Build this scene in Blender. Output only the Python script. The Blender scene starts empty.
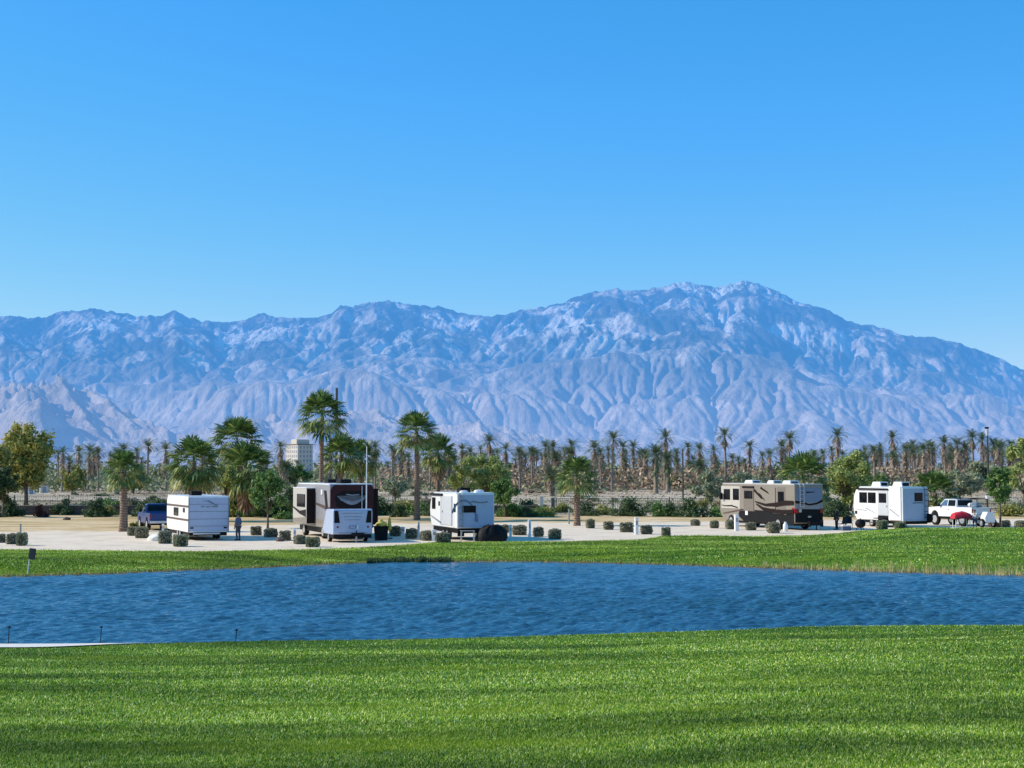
import bpy, bmesh, math, random
import numpy as np
from mathutils import Vector, Matrix, noise as mnoise

random.seed(11)
rng = np.random.default_rng(11)
R = math.radians
scn = bpy.context.scene
col = scn.collection

# ------------------------------------------------------------------ camera
F = 1500.0
CAMZ = 4.7
PITCH = math.atan(86.0 / F)
cam_d = bpy.data.cameras.new('camera')
cam_d.sensor_width = 36.0
cam_d.lens = F / 1024 * 36.0
cam_d.clip_start = 0.5
cam_d.clip_end = 60000
cam = bpy.data.objects.new('camera', cam_d)
cam.location = (0, 0, CAMZ)
cam.rotation_euler = (R(90) + PITCH, 0, 0)
col.objects.link(cam)
scn.camera = cam
scn.render.resolution_x = 1024
scn.render.resolution_y = 768


def ray(px, py):
    u = (px - 512) / F
    v = (384 - py) / F
    c, s = math.cos(PITCH), math.sin(PITCH)
    return u, c - s * v, s + c * v


def G(px, py, z=0.0):
    """ground point seen at a photo position"""
    u, y, w = ray(px, py)
    t = (z - CAMZ) / w
    return u * t, y * t


def XY(px, Y, py=500):
    u, y, w = ray(px, py)
    return u * Y / y


def ZT(py, Y):
    u, y, w = ray(512, py)
    return CAMZ + w / y * Y


# ------------------------------------------------------------------ tagging
def tag(o, label=None, cat=None, group=None, kind=None):
    if label: o['label'] = label
    if cat: o['category'] = cat
    if group: o['group'] = group
    if kind: o['kind'] = kind
    return o


def empty(name, loc, rz=0.0, label=None, cat=None, group=None):
    o = bpy.data.objects.new(name, None)
    o.empty_display_size = 0.3
    o.location = loc
    o.rotation_euler = (0, 0, rz)
    col.objects.link(o)
    return tag(o, label, cat, group)


def link(name, me, mat, parent=None, smooth=False):
    if mat and not me.materials:
        me.materials.append(mat)
    if smooth:
        me.polygons.foreach_set('use_smooth', [True] * len(me.polygons))
    o = bpy.data.objects.new(name, me)
    col.objects.link(o)
    if parent: o.parent = parent
    return o


def copy_tree(root, parent=None):
    c = root.copy()
    col.objects.link(c)
    c.parent = parent
    for ch in list(root.children):
        copy_tree(ch, c)
    return c


class MB:
    def __init__(s):
        s.v = []
        s.f = []

    def add(s, vs, fs):
        b = len(s.v)
        s.v.extend([tuple(p) for p in vs])
        s.f.extend([tuple(b + i for i in f) for f in fs])
        return s

    def bm(s, bm):
        bm.verts.index_update()
        s.add([v.co[:] for v in bm.verts], [[v.index for v in f.verts] for f in bm.faces])
        bm.free()
        return s

    def box(s, x0, x1, y0, y1, z0, z1, bev=0.0, seg=2):
        bm = bmesh.new()
        bmesh.ops.create_cube(bm, size=1.0)
        for v in bm.verts:
            v.co = ((x0 + x1) / 2 + v.co.x * (x1 - x0), (y0 + y1) / 2 + v.co.y * (y1 - y0), (z0 + z1) / 2 + v.co.z * (z1 - z0))
        if bev:
            bmesh.ops.bevel(bm, geom=bm.edges[:], offset=bev, segments=seg, affect='EDGES', profile=0.5)
        return s.bm(bm)

    def prism(s, pts, axis, a0, a1, bev=0.0, seg=2):
        """pts 2-D; axis 'x': pts are (y,z), 'y': pts are (x,z), 'z': (x,y)"""
        bm = bmesh.new()
        def mk(p, a):
            return {'x': (a, p[0], p[1]), 'y': (p[0], a, p[1]), 'z': (p[0], p[1], a)}[axis]
        lo = [bm.verts.new(mk(p, a0)) for p in pts]
        hi = [bm.verts.new(mk(p, a1)) for p in pts]
        n = len(pts)
        bm.faces.new(lo[::-1]); bm.faces.new(hi)
        for i in range(n):
            bm.faces.new((lo[i], lo[(i + 1) % n], hi[(i + 1) % n], hi[i]))
        bmesh.ops.recalc_face_normals(bm, faces=bm.faces[:])
        if bev:
            bmesh.ops.bevel(bm, geom=bm.edges[:], offset=bev, segments=seg, affect='EDGES', profile=0.5)
        return s.bm(bm)

    def tube(s, pts, rad, n=8, cap=True):
        pts = [Vector(p) for p in pts]
        if not hasattr(rad, '__len__'): rad = [rad] * len(pts)
        base = len(s.v)
        for i, p in enumerate(pts):
            d = (pts[min(i + 1, len(pts) - 1)] - pts[max(i - 1, 0)]).normalized()
            a = d.orthogonal().normalized() if abs(d.z) < .95 else Vector((1, 0, 0))
            a = (a - d * a.dot(d)).normalized()
            b = d.cross(a)
            for k in range(n):
                t = 2 * math.pi * k / n
                s.v.append(tuple(p + (a * math.cos(t) + b * math.sin(t)) * rad[i]))
        for i in range(len(pts) - 1):
            for k in range(n):
                q = base + i * n
                s.f.append((q + k, q + (k + 1) % n, q + n + (k + 1) % n, q + n + k))
        if cap:
            s.f.append(tuple(base + k for k in range(n))[::-1])
            s.f.append(tuple(base + (len(pts) - 1) * n + k for k in range(n)))
        return s

    def lathe_x(s, prof, cx, cy, cz, n=20):
        """prof: list of (x, r) closed around the x axis"""
        base = len(s.v)
        m = len(prof)
        for (x, r) in prof:
            for k in range(n):
                t = 2 * math.pi * k / n
                s.v.append((cx + x, cy + r * math.cos(t), cz + r * math.sin(t)))
        for i in range(m - 1):
            for k in range(n):
                q = base + i * n
                s.f.append((q + k, q + n + k, q + n + (k + 1) % n, q + (k + 1) % n))
        s.f.append(tuple(base + k for k in range(n)))
        s.f.append(tuple(base + (m - 1) * n + k for k in range(n))[::-1])
        return s

    def mesh(s, name):
        me = bpy.data.meshes.new(name)
        me.from_pydata(s.v, [], s.f)
        me.update()
        return me

    def build(s, name, mat, parent=None, smooth=False):
        return link(name, s.mesh(name), mat, parent, smooth)


def np_mesh(name, V, Fc, smooth=False):
    """V (n,3), Fc (m,k) all faces with k corners"""
    me = bpy.data.meshes.new(name)
    V = np.asarray(V, dtype=np.float32); Fc = np.asarray(Fc, dtype=np.int32)
    m, k = Fc.shape
    me.vertices.add(len(V)); me.vertices.foreach_set('co', V.ravel())
    me.loops.add(m * k); me.loops.foreach_set('vertex_index', Fc.ravel())
    me.polygons.add(m)
    me.polygons.foreach_set('loop_start', np.arange(0, m * k, k, dtype=np.int32))
    me.polygons.foreach_set('use_smooth', np.full(m, smooth))
    me.update(calc_edges=True)
    me.validate()
    return me


# ------------------------------------------------------------------ materials
def new_mat(name):
    m = bpy.data.materials.new(name)
    m.use_nodes = True
    nt = m.node_tree
    b = nt.nodes['Principled BSDF']
    return m, nt, b


def N(nt, t, **kw):
    n = nt.nodes.new(t)
    for k, v in kw.items():
        setattr(n, k, v)
    return n


def ramp(nt, fac, stops, interp='LINEAR'):
    r = N(nt, 'ShaderNodeValToRGB')
    r.color_ramp.interpolation = interp
    el = r.color_ramp.elements
    el[0].position, el[0].color = stops[0][0], (*stops[0][1], 1)
    el[1].position, el[1].color = stops[-1][0], (*stops[-1][1], 1)
    for p, c in stops[1:-1]:
        e = el.new(p); e.color = (*c, 1)
    nt.links.new(fac, r.inputs[0])
    return r.outputs[0]


def noise_tex(nt, scale, detail=4, rough=.55, vec=None, dist=0.0, coord='Object'):
    n = N(nt, 'ShaderNodeTexNoise')
    n.inputs['Scale'].default_value = scale
    n.inputs['Detail'].default_value = detail
    n.inputs['Roughness'].default_value = rough
    n.inputs['Distortion'].default_value = dist
    if vec is None:
        tc = N(nt, 'ShaderNodeTexCoord')
        vec = tc.outputs[coord]
    nt.links.new(vec, n.inputs['Vector'])
    return n.outputs['Fac']


def mapped(nt, scale, coord='Object'):
    tc = N(nt, 'ShaderNodeTexCoord'); mp = N(nt, 'ShaderNodeMapping')
    mp.inputs['Scale'].default_value = scale
    nt.links.new(tc.outputs[coord], mp.inputs['Vector'])
    return mp.outputs[0]


def mixc(nt, fac, a, b, mode='MIX'):
    m = N(nt, 'ShaderNodeMix', data_type='RGBA', blend_type=mode)
    for sock, val in ((m.inputs['Factor'], fac), (m.inputs['A'], a), (m.inputs['B'], b)):
        if hasattr(val, 'node'): nt.links.new(val, sock)
        elif isinstance(val, (int, float)): sock.default_value = val
        else: sock.default_value = (*val, 1)
    return m.outputs['Result']


def math_n(nt, op, a, b=None, clamp=False):
    m = N(nt, 'ShaderNodeMath', operation=op, use_clamp=clamp)
    for s_, v in ((m.inputs[0], a), (m.inputs[1], b)):
        if v is None: continue
        if hasattr(v, 'node'): nt.links.new(v, s_)
        else: s_.default_value = v
    return m.outputs[0]


def bump(nt, b, h, strength=.4, dist=.05):
    n = N(nt, 'ShaderNodeBump')
    n.inputs['Strength'].default_value = strength
    n.inputs['Distance'].default_value = dist
    nt.links.new(h, n.inputs['Height'])
    nt.links.new(n.outputs[0], b.inputs['Normal'])


def paint(name, c, rough=.4, var=.12, metal=0.0, scale=3.0, spec=.5, bmp=0.0):
    """slightly weathered paint / plastic / cloth: two-scale tone variation and streaks"""
    m, nt, b = new_mat(name)
    f = noise_tex(nt, scale, 5, .6)
    lo = tuple(x * (1 - var) for x in c); hi = tuple(min(1, x * (1 + var * .6)) for x in c)
    cc = ramp(nt, f, [(.3, lo), (.7, hi)])
    st = noise_tex(nt, 1.0, 4, .6, vec=mapped(nt, (6, 6, .7)))
    cc = mixc(nt, math_n(nt, 'MULTIPLY', st, var * .8), cc, tuple(x * .55 for x in c))
    nt.links.new(cc, b.inputs['Base Color'])
    b.inputs['Roughness'].default_value = rough
    b.inputs['Metallic'].default_value = metal
    b.inputs['Specular IOR Level'].default_value = spec
    if bmp: bump(nt, b, noise_tex(nt, scale * 8, 3), bmp, .02)
    return m


def leafmat(name, stops, rough=.6, trans=.25, patch=None, spec=.3):
    m, nt, b = new_mat(name)
    g = N(nt, 'ShaderNodeNewGeometry')
    c = ramp(nt, g.outputs['Random Per Island'], stops)
    if patch:
        f = noise_tex(nt, patch[0], 3, .6)
        f = ramp(nt, f, [(.4, (0, 0, 0)), (.62, (1, 1, 1))])
        c = mixc(nt, math_n(nt, 'MULTIPLY', f, .75), c, patch[1])
    nt.links.new(c, b.inputs['Base Color'])
    b.inputs['Roughness'].default_value = rough
    b.inputs['Specular IOR Level'].default_value = spec
    if trans:
        t = N(nt, 'ShaderNodeBsdfTranslucent')
        nt.links.new(c, t.inputs['Color'])
        mx = N(nt, 'ShaderNodeMixShader')
        mx.inputs[0].default_value = trans
        nt.links.new(b.outputs[0], mx.inputs[1]); nt.links.new(t.outputs[0], mx.inputs[2])
        out = nt.nodes['Material Output']
        nt.links.new(mx.outputs[0], out.inputs['Surface'])
    return m


M = {}
M['white'] = paint('white_paint', (.80, .80, .79), .35, .05)
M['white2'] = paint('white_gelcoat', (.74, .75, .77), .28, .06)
M['rear_shade'] = paint('shaded_gelcoat', (.40, .48, .64), .3, .06)  # white gelcoat with the blue shade of the rear faces put into its colour
M['offwhite'] = paint('door_white', (.56, .58, .60), .45, .06)
M['cream'] = paint('cream_paint', (.50, .47, .42), .4, .08)
M['tan'] = paint('tan_paint', (.25, .22, .185), .35, .08)
M['tan2'] = paint('tan_dark_paint', (.19, .165, .14), .35, .08)
M['maroon'] = paint('maroon_paint', (.050, .007, .010), .35, .25, spec=.25)
M['brown'] = paint('brown_stripe', (.10, .06, .055), .4, .1)
M['darkbrown'] = paint('dark_brown_paint', (.016, .009, .008), .5, .15, spec=.15)
M['black'] = paint('black_plastic', (.010, .010, .012), .6, .2, spec=.15)
M['rubber'] = paint('rubber', (.014, .014, .014), .9, .2, spec=.15)
M['grey'] = paint('grey_metal', (.32, .33, .34), .4, .1, metal=.3)
M['greyline'] = paint('grey_line', (.20, .23, .28), .5, .1)
M['silver'] = paint('rim_metal', (.62, .62, .63), .3, .1, metal=.7)
M['rocker'] = paint('lower_panel', (.10, .095, .09), .5, .2)
M['bluegrey'] = paint('blue_grey_graphic', (.16, .22, .33), .4, .1)
M['palegraphic'] = paint('pale_grey_graphic', (.27, .27, .29), .4, .15)
M['truckblue'] = paint('blue_paint', (.008, .045, .20), .25, .1)
M['red'] = paint('red_cloth', (.55, .012, .03), .7, .15)
M['redlens'] = paint('red_lens', (.30, .01, .012), .2, .1)
M['yellow'] = paint('yellow_cloth', (.62, .48, .08), .6, .1)
M['plateblue'] = paint('plate', (.10, .18, .36), .4, .05)
M['concrete'] = paint('concrete', (.80, .75, .66), .9, .15, scale=1.2, bmp=.2)
M['darkpole'] = paint('dark_pole', (.05, .045, .045), .7, .2)
M['building'] = paint('cream_render', (.66, .60, .52), .9, .06, scale=.2)
M['winfar'] = paint('far_window', (.26, .29, .34), .3, .1)
M['wall'] = paint('brown_block_wall', (.105, .078, .065), .9, .25, scale=1.5, bmp=.3)
M['cap'] = paint('wall_cap', (.20, .16, .13), .9, .2)
M['skin'] = paint('skin', (.36, .21, .14), .6, .08)
M['hair'] = paint('hair', (.02, .015, .012), .7, .2)
M['cl_blue'] = paint('blue_shirt', (.09, .13, .22), .85, .15)
M['cl_dark'] = paint('dark_cloth', (.025, .028, .035), .9, .2)
M['cl_white'] = paint('white_shirt', (.70, .71, .74), .85, .1)
M['cl_short'] = paint('blue_shorts', (.05, .12, .30), .85, .1)
M['cl_grey'] = paint('grey_trousers', (.07, .08, .10), .85, .1)

m, nt, b = new_mat('tinted_glass'); M['glass'] = m
cc = ramp(nt, noise_tex(nt, 2.0, 3), [(.35, (.004, .005, .007)), (.7, (.014, .017, .022))])
nt.links.new(cc, b.inputs['Base Color']); b.inputs['Specular IOR Level'].default_value = .18
b.inputs['Roughness'].default_value = .08
m, nt, b = new_mat('sky_reflection_glass'); M['glass2'] = m
cc = ramp(nt, noise_tex(nt, 2.0, 3), [(.35, (.05, .10, .18)), (.7, (.12, .20, .32))])  # blue sky reflection put into the pane colour
nt.links.new(cc, b.inputs['Base Color'])
b.inputs['Roughness'].default_value = .06

M['fan'] = leafmat('fan_leaf', [(0, (0.035, 0.083, 0.021)), (.5, (0.090, 0.180, 0.042)), (.82, (0.194, 0.291, 0.070)), (1, (0.498, 0.498, 0.166))], .45, .22, spec=.5)
M['fanyellow'] = leafmat('fan_leaf_yellow', [(0, (0.091, 0.137, 0.032)), (.5, (0.237, 0.273, 0.073)), (1, (0.582, 0.473, 0.182))], .55, .25)
M['date'] = leafmat('date_leaf', [(0, (0.059, 0.095, 0.059)), (.6, (0.126, 0.179, 0.095)), (1, (0.252, 0.294, 0.147))], .55, .15)
M['dead'] = leafmat('dead_frond', [(0, (0.164, 0.100, 0.064)), (.5, (0.382, 0.264, 0.173)), (1, (0.655, 0.491, 0.328))], .85, .12)
M['deadfar'] = leafmat('dead_frond_far', [(0, (.13, .095, .07)), (.5, (.36, .27, .20)), (1, (.70, .56, .42))], .85, .2)
M['leaf_a'] = leafmat('leaf_green', [(0, (0.046, 0.108, 0.031)), (.5, (0.115, 0.219, 0.051)), (1, (0.257, 0.385, 0.103))], .5, .25)
M['leaf_b'] = leafmat('leaf_light', [(0, (0.159, 0.221, 0.068)), (.5, (0.316, 0.394, 0.118)), (1, (0.603, 0.616, 0.211))], .55, .3)
M['leaf_c'] = leafmat('leaf_autumn', [(0, (0.063, 0.123, 0.044)), (.5, (0.176, 0.246, 0.063)), (.8, (0.561, 0.492, 0.123)), (1, (0.850, 0.667, 0.176))], .6, .25, patch=(.45, (0.600, 0.510, 0.120)))
M['leaf_d'] = leafmat('leaf_dark', [(0, (0.028, 0.059, 0.028)), (.6, (0.068, 0.119, 0.046)), (1, (0.137, 0.194, 0.068))], .6, .2)
M['leaf_grey'] = leafmat('leaf_grey_green', [(0, (0.147, 0.179, 0.105)), (.5, (0.252, 0.294, 0.179)), (1, (0.420, 0.441, 0.273))], .75, .15)
M['leaf_olive'] = leafmat('leaf_olive', [(0, (0.134, 0.157, 0.045)), (.5, (0.314, 0.314, 0.078)), (1, (0.582, 0.538, 0.157))], .7, .2)
M['leaf_hedge'] = leafmat('leaf_hedge', [(0, (.13, .14, .09)), (.5, (.28, .28, .18)), (1, (.50, .47, .33))], .8, .15)
M['brush'] = leafmat('dry_brush_leaf', [(0, (0.189, 0.137, 0.095)), (.5, (0.378, 0.284, 0.200)), (1, (0.588, 0.462, 0.315))], .85, .1)
M['brushgreen'] = leafmat('scrub_leaf', [(0, (0.092, 0.115, 0.065)), (.5, (0.184, 0.219, 0.115)), (1, (0.344, 0.367, 0.207))], .8, .1)
M['redbrush'] = leafmat('red_brush_leaf', [(0, (.07, .025, .02)), (1, (.20, .08, .06))], .85, .1)
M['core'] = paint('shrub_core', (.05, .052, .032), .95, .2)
M['reed'] = leafmat('reed_leaf', [(0, (.30, .30, .08)), (.5, (.60, .50, .20)), (1, (.90, .76, .42))], .8, .4)

m, nt, b = new_mat('palm_trunk'); M['trunk'] = m
w = N(nt, 'ShaderNodeTexWave', wave_type='BANDS', bands_direction='Z')
w.inputs['Scale'].default_value = 1.6; w.inputs['Distortion'].default_value = 3; w.inputs['Detail'].default_value = 3
tc = N(nt, 'ShaderNodeTexCoord'); nt.links.new(tc.outputs['Object'], w.inputs['Vector'])
c1 = ramp(nt, w.outputs['Fac'], [(.1, (.10, .065, .045)), (.9, (.30, .20, .14))])
c1 = mixc(nt, .5, c1, ramp(nt, noise_tex(nt, 5, 5), [(.3, (.08, .05, .035)), (.7, (.36, .25, .18))]))
nt.links.new(c1, b.inputs['Base Color']); b.inputs['Roughness'].default_value = .9
bump(nt, b, w.outputs['Fac'], .6, .06)
m, nt, b = new_mat('bark'); M['bark'] = m
c1 = ramp(nt, noise_tex(nt, 1, 5, vec=mapped(nt, (9, 9, 2))), [(.3, (.05, .035, .025)), (.7, (.20, .15, .11))])
nt.links.new(c1, b.inputs['Base Color']); b.inputs['Roughness'].default_value = .95
M['trunkfar'] = paint('far_palm_trunk', (.30, .24, .19), .95, .35, scale=2)

# ------------------------------------------------------------------ world + sun
SUN_EL = R(33); SUN_TH = R(4)
sdir = Vector((-math.cos(SUN_TH) * math.cos(SUN_EL), math.sin(SUN_TH) * math.cos(SUN_EL), math.sin(SUN_EL)))
w = bpy.data.worlds.new('World'); scn.world = w; w.use_nodes = True
nt = w.node_tree
bg = nt.nodes['Background']
sky = N(nt, 'ShaderNodeTexSky', sky_type='NISHITA')
sky.sun_disc = False
sky.sun_elevation = SUN_EL
sky.sun_rotation = math.atan2(sdir.x, sdir.y)
sky.altitude = 0; sky.air_density = 1.0; sky.dust_density = .25; sky.ozone_density = 2.2
hs = N(nt, 'ShaderNodeHueSaturation')
hs.inputs['Saturation'].default_value = 1.22
hs.inputs['Value'].default_value = 1.0
nt.links.new(sky.outputs[0], hs.inputs['Color'])
tint = mixc(nt, 1.0, hs.outputs[0], (.88, .98, 1.12), 'MULTIPLY')
sp = N(nt, 'ShaderNodeSeparateColor'); cb_ = N(nt, 'ShaderNodeCombineColor')
nt.links.new(tint, sp.inputs[0])
for ch, (g_, a_, mx_) in enumerate(((1.32, .570, 9), (.66, 1.74, 9), (.80, 2.03, 7.7))):
    nt.links.new(math_n(nt, 'MINIMUM', math_n(nt, 'MULTIPLY', math_n(nt, 'POWER', sp.outputs[ch], g_), a_), mx_), cb_.inputs[ch])
nt.links.new(cb_.outputs[0], bg.inputs['Color'])
bg.inputs['Strength'].default_value = .125
sl = bpy.data.lights.new('sun', 'SUN'); sl.energy = 5.0; sl.angle = R(.5); sl.color = (1, .91, .78)
so = bpy.data.objects.new('sun', sl); col.objects.link(so)
so.rotation_euler = sdir.to_track_quat('Z', 'Y').to_euler()
so.location = (-60, 40, 60)
scn.view_settings.view_transform = 'Standard'
scn.view_settings.look = 'None'
scn.view_settings.exposure = 0
scn.view_settings.gamma = 1

# ------------------------------------------------------------------ terrain
WATER = -0.5
far_px = [-700, -200, 0, 100, 170, 250, 330, 400, 520, 600, 680, 760, 850, 930, 1024, 1300, 1800]
far_py = [590, 581, 577, 574.5, 571.5, 568.5, 564.5, 562, 562, 563.2, 565.3, 567.8, 571, 573.5, 576, 582, 590]
near_px = [-700, 0, 170, 300, 450, 600, 700, 800, 1024, 1800]
near_py = [650, 645, 643.5, 640.5, 638, 635.5, 631.5, 627, 624.5, 618]
edge_px = [-700, 0, 100, 200, 300, 360, 400, 440, 560, 640, 665, 700, 760, 840, 870, 900, 960, 1024, 1100, 1800]
edge_py = [552, 551, 552.5, 553.5, 551.5, 549.5, 547, 543.5, 543, 541, 537, 536.5, 537.5, 535.5, 532, 530, 529, 530, 530, 530]


def curve(pxs, pys, z):
    us, ds = [], []
    for a, b_ in zip(pxs, pys):
        x, y = G(a, b_, z)
        us.append(x / y); ds.append(y)
    us = np.array(us); ds = np.array(ds)
    return lambda u: np.interp(u, us, ds)


far_d = curve(far_px, far_py, WATER)
near_d = curve(near_px, near_py, 0.0)
edge_d = curve(edge_px, edge_py, 0.0)


def sstep(a, b_, x):
    t = np.clip((x - a) / (b_ - a), 0, 1)
    return t * t * (3 - 2 * t)


def wob(u, d):
    return (np.sin(u * 61 + 1.3) * .5 + np.sin(u * 143 + d * .2) * .3 + np.sin(u * 333 + 2.) * .2)


def terrain(x, y):
    x = np.asarray(x, dtype=float); y = np.asarray(y, dtype=float)
    d = np.maximum(y, .5); u = x / d
    u = np.clip(u, -1.5, 1.5)
    nd = near_d(u); fd = far_d(u) + wob(u, 0) * .25
    z_near = .05 * (nd - d) * sstep(nd + 1, nd - 8, d) + .10 * (12 - d).clip(0, None)
    z_near = z_near + .03 * np.sin(x * .5) * np.sin(y * .33 + x * .1)
    z_near = z_near - 1.4 * sstep(nd - .3, nd + 4.5, d)
    bank = WATER + np.clip((d - fd) * .14, -.9, 10)
    top = .5 - WATER * 0
    z_far = np.where(d < fd, bank, WATER + .5 * sstep(0, 7, d - fd) + .0 * d)
    mid = .5 * (nd + fd)
    z = np.where(d < mid, z_near, z_far)
    # low mound of turf on the right hand far bank
    px = u * F + 512
    z = z + .62 * sstep(800, 925, px) * np.exp(-((d - 104) / 8.5) ** 2) * (d > mid)
    # gentle unevenness of the desert beyond
    z = z + (d > 135) * sstep(135, 190, d) * (.12 * np.sin(x * .11) * np.sin(y * .07))
    return z


def tz(x, y):
    return float(terrain(x, y))


def sheet(name, us, dfun0, dfun1, nd_, off, mat, power=1.0, kind='structure', label=None, rag=0.0):
    us = np.asarray(us)
    t = np.linspace(0, 1, nd_) ** power
    d0 = dfun0(us); d1 = dfun1(us)
    D = d0[:, None] + (d1 - d0)[:, None] * t[None, :]
    X = us[:, None] * D
    Z = terrain(X, D) + off
    V = np.stack([X, D, Z], -1).reshape(-1, 3)
    n, m_ = len(us), nd_
    i = np.arange(n - 1)[:, None] * m_ + np.arange(m_ - 1)[None, :]
    Fc = np.stack([i, i + m_, i + m_ + 1, i + 1], -1).reshape(-1, 4)
    o = link(name, np_mesh(name, V, Fc, True), mat)
    tag(o, kind=kind)
    if label: o['label'] = label
    return o


# desert ground -------------------------------------------------------
m, nt, b = new_mat('desert_ground'); M['desert'] = m
big = noise_tex(nt, 1, 5, .6, vec=mapped(nt, (.012, .05, .05)))
med = noise_tex(nt, 1, 5, .65, vec=mapped(nt, (.06, .22, .2)))
fin = noise_tex(nt, 2.5, 4, .7)
c1 = ramp(nt, big, [(.36, (.28, .21, .14)), (.50, (.48, .38, .27)), (.60, (.75, .64, .50))])
c2 = ramp(nt, med, [(.38, (.20, .17, .10)), (.52, (.50, .39, .27)), (.64, (.75, .63, .48))])
c = mixc(nt, .5, c1, c2)
c = mixc(nt, ramp(nt, fin, [(.35, (.35, .35, .35)), (.6, (0, 0, 0))]), c, (.16, .13, .08))
nt.links.new(c, b.inputs['Base Color']); b.inputs['Roughness'].default_value = 1
b.inputs['Specular IOR Level'].default_value = .1
bump(nt, b, fin, .5, .1)

us = np.linspace(-1.3, 1.3, 420)
# near part with the pond basin, then the plain out to the horizon
t = np.concatenate([np.linspace(4, 150, 420), np.geomspace(152, 26000, 120)])
D = np.repeat(t[None, :], len(us), 0); X = us[:, None] * (D + 3)
V = np.stack([X, D, terrain(X, D)], -1).reshape(-1, 3)
i = np.arange(len(us) - 1)[:, None] * len(t) + np.arange(len(t) - 1)[None, :]
Fc = np.stack([i, i + len(t), i + len(t) + 1, i + 1], -1).reshape(-1, 4)
tag(link('ground', np_mesh('ground', V, Fc, True), M['desert']), 'dry pale desert floor beyond the gravel and under the palms', kind='structure')

# gravel lot ------------------------------------------------------------
m, nt, b = new_mat('gravel_surface'); M['gravel'] = m
fin = noise_tex(nt, 1, 5, .85, vec=mapped(nt, (3.5, 5, 5)))
med = noise_tex(nt, 1, 6, .72, vec=mapped(nt, (.35, .9, .5)))
c = ramp(nt, fin, [(.3, (.56, .46, .35)), (.7, (.95, .80, .62))])
c = mixc(nt, .45, c, ramp(nt, med, [(.38, (.50, .38, .26)), (.50, (.86, .70, .52)), (.62, (.95, .80, .62))]))
nt.links.new(c, b.inputs['Base Color']); b.inputs['Roughness'].default_value = 1
b.inputs['Specular IOR Level'].default_value = .1
bump(nt, b, fin, .6, .05)
us = np.linspace(-.62, .62, 500)
gfar = curve([-700, 0, 120, 300, 700, 1024, 1800], [534, 532, 531, 524, 522, 519, 518], 0.0)
sheet('gravel_lot', us, lambda u: edge_d(u) - 1.2 + wob(u * 2, 3) * .2, lambda u: gfar(u) + wob(u, 5) * 1.5, 24, .012, M['gravel'])

# tan dry turf behind ------------------------------------------------------
m, nt, b = new_mat('dry_turf'); M['dryturf'] = m
med = noise_tex(nt, 1, 5, .65, vec=mapped(nt, (.12, .45, .5)))
fin = noise_tex(nt, 1, 5, .8, vec=mapped(nt, (1.2, 2.5, 3)))
c = ramp(nt, med, [(.38, (.40, .28, .10)), (.5, (.72, .50, .26)), (.62, (.88, .67, .42))])
c = mixc(nt, ramp(nt, fin, [(.35, (.5, .5, .5)), (.6, (0, 0, 0))]), c, (.24, .21, .10))
nt.links.new(c, b.inputs['Base Color']); b.inputs['Roughness'].default_value = 1
b.inputs['Specular IOR Level'].default_value = .1
bump(nt, b, fin, .6, .08)
sheet('dry_ground', us, lambda u: gfar(u) - .3 + wob(u, 5) * 1.5, lambda u: 157 + 0 * u, 24, .008, M['dryturf'])

# white dirt road beyond the fence --------------------------------------
m, nt, b = new_mat('pale_dirt'); M['paledirt'] = m
med = noise_tex(nt, 1, 5, .65, vec=mapped(nt, (.05, .3, .5)))
c = ramp(nt, med, [(.36, (.30, .24, .17)), (.6, (.66, .55, .42))])
nt.links.new(c, b.inputs['Base Color']); b.inputs['Roughness'].default_value = 1
b.inputs['Specular IOR Level'].default_value = .1
sheet('dirt_road', us, lambda u: 232 + 5 * np.sin(u * 9), lambda u: 256 + 7 * np.sin(u * 7 + 1), 8, .03, M['paledirt'])

# turf ------------------------------------------------------------------
def turf(name, near):
    m, nt, b = new_mat(name)
    big = noise_tex(nt, 1, 5, .62, vec=mapped(nt, (.10, .42, .4)) if near else mapped(nt, (.035, .55, .6)))
    yel = noise_tex(nt, 1, 4, .6, vec=mapped(nt, (.13, .5, .4)))
    fin = noise_tex(nt, 26, 5, .75) if near else noise_tex(nt, 1, 6, .8, vec=mapped(nt, (2.2, 5, 4)))
    if near:
        c = ramp(nt, big, [(.34, (.04, .12, .008)), (.5, (.08, .20, .014)), (.64, (.14, .28, .025))])
    else:
        c = ramp(nt, big, [(.40, (.022, .085, .003)), (.5, (.07, .175, .006)), (.60, (.15, .28, .014))])
    c = mixc(nt, ramp(nt, yel, [(.56, (0, 0, 0)), (.70, (.7, .7, .7))]), c, (.16, .24, .01) if near else (.28, .38, .03))
    c = mixc(nt, ramp(nt, fin, [(.36, (.75, .75, .75)), (.56, (0, 0, 0))]), c, (.010, .028, .005) if near else (.025, .085, .006))
    nt.links.new(c, b.inputs['Base Color'])
    b.inputs['Roughness'].default_value = .9
    b.inputs['Specular IOR Level'].default_value = .15
    bump(nt, b, fin, .9, .05)
    return m, c


M['turfnear'], _ = turf('near_turf', True)
M['turffar'], _ = turf('far_turf', False)
us = np.linspace(-.6, .6, 600)
sheet('lawn', np.linspace(-1.15, 1.15, 900), lambda u: 4 + 0 * u, lambda u: near_d(u) + 2.0, 120, .015, M['turfnear'])
sheet('lawn', us, lambda u: far_d(u) + .55 + wob(u, 0) * .25, lambda u: edge_d(u) + wob(u * 2, 1) * .35 + .6 * np.sin(u * 210) * np.sin(u * 57), 90, .03, M['turffar'])

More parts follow.
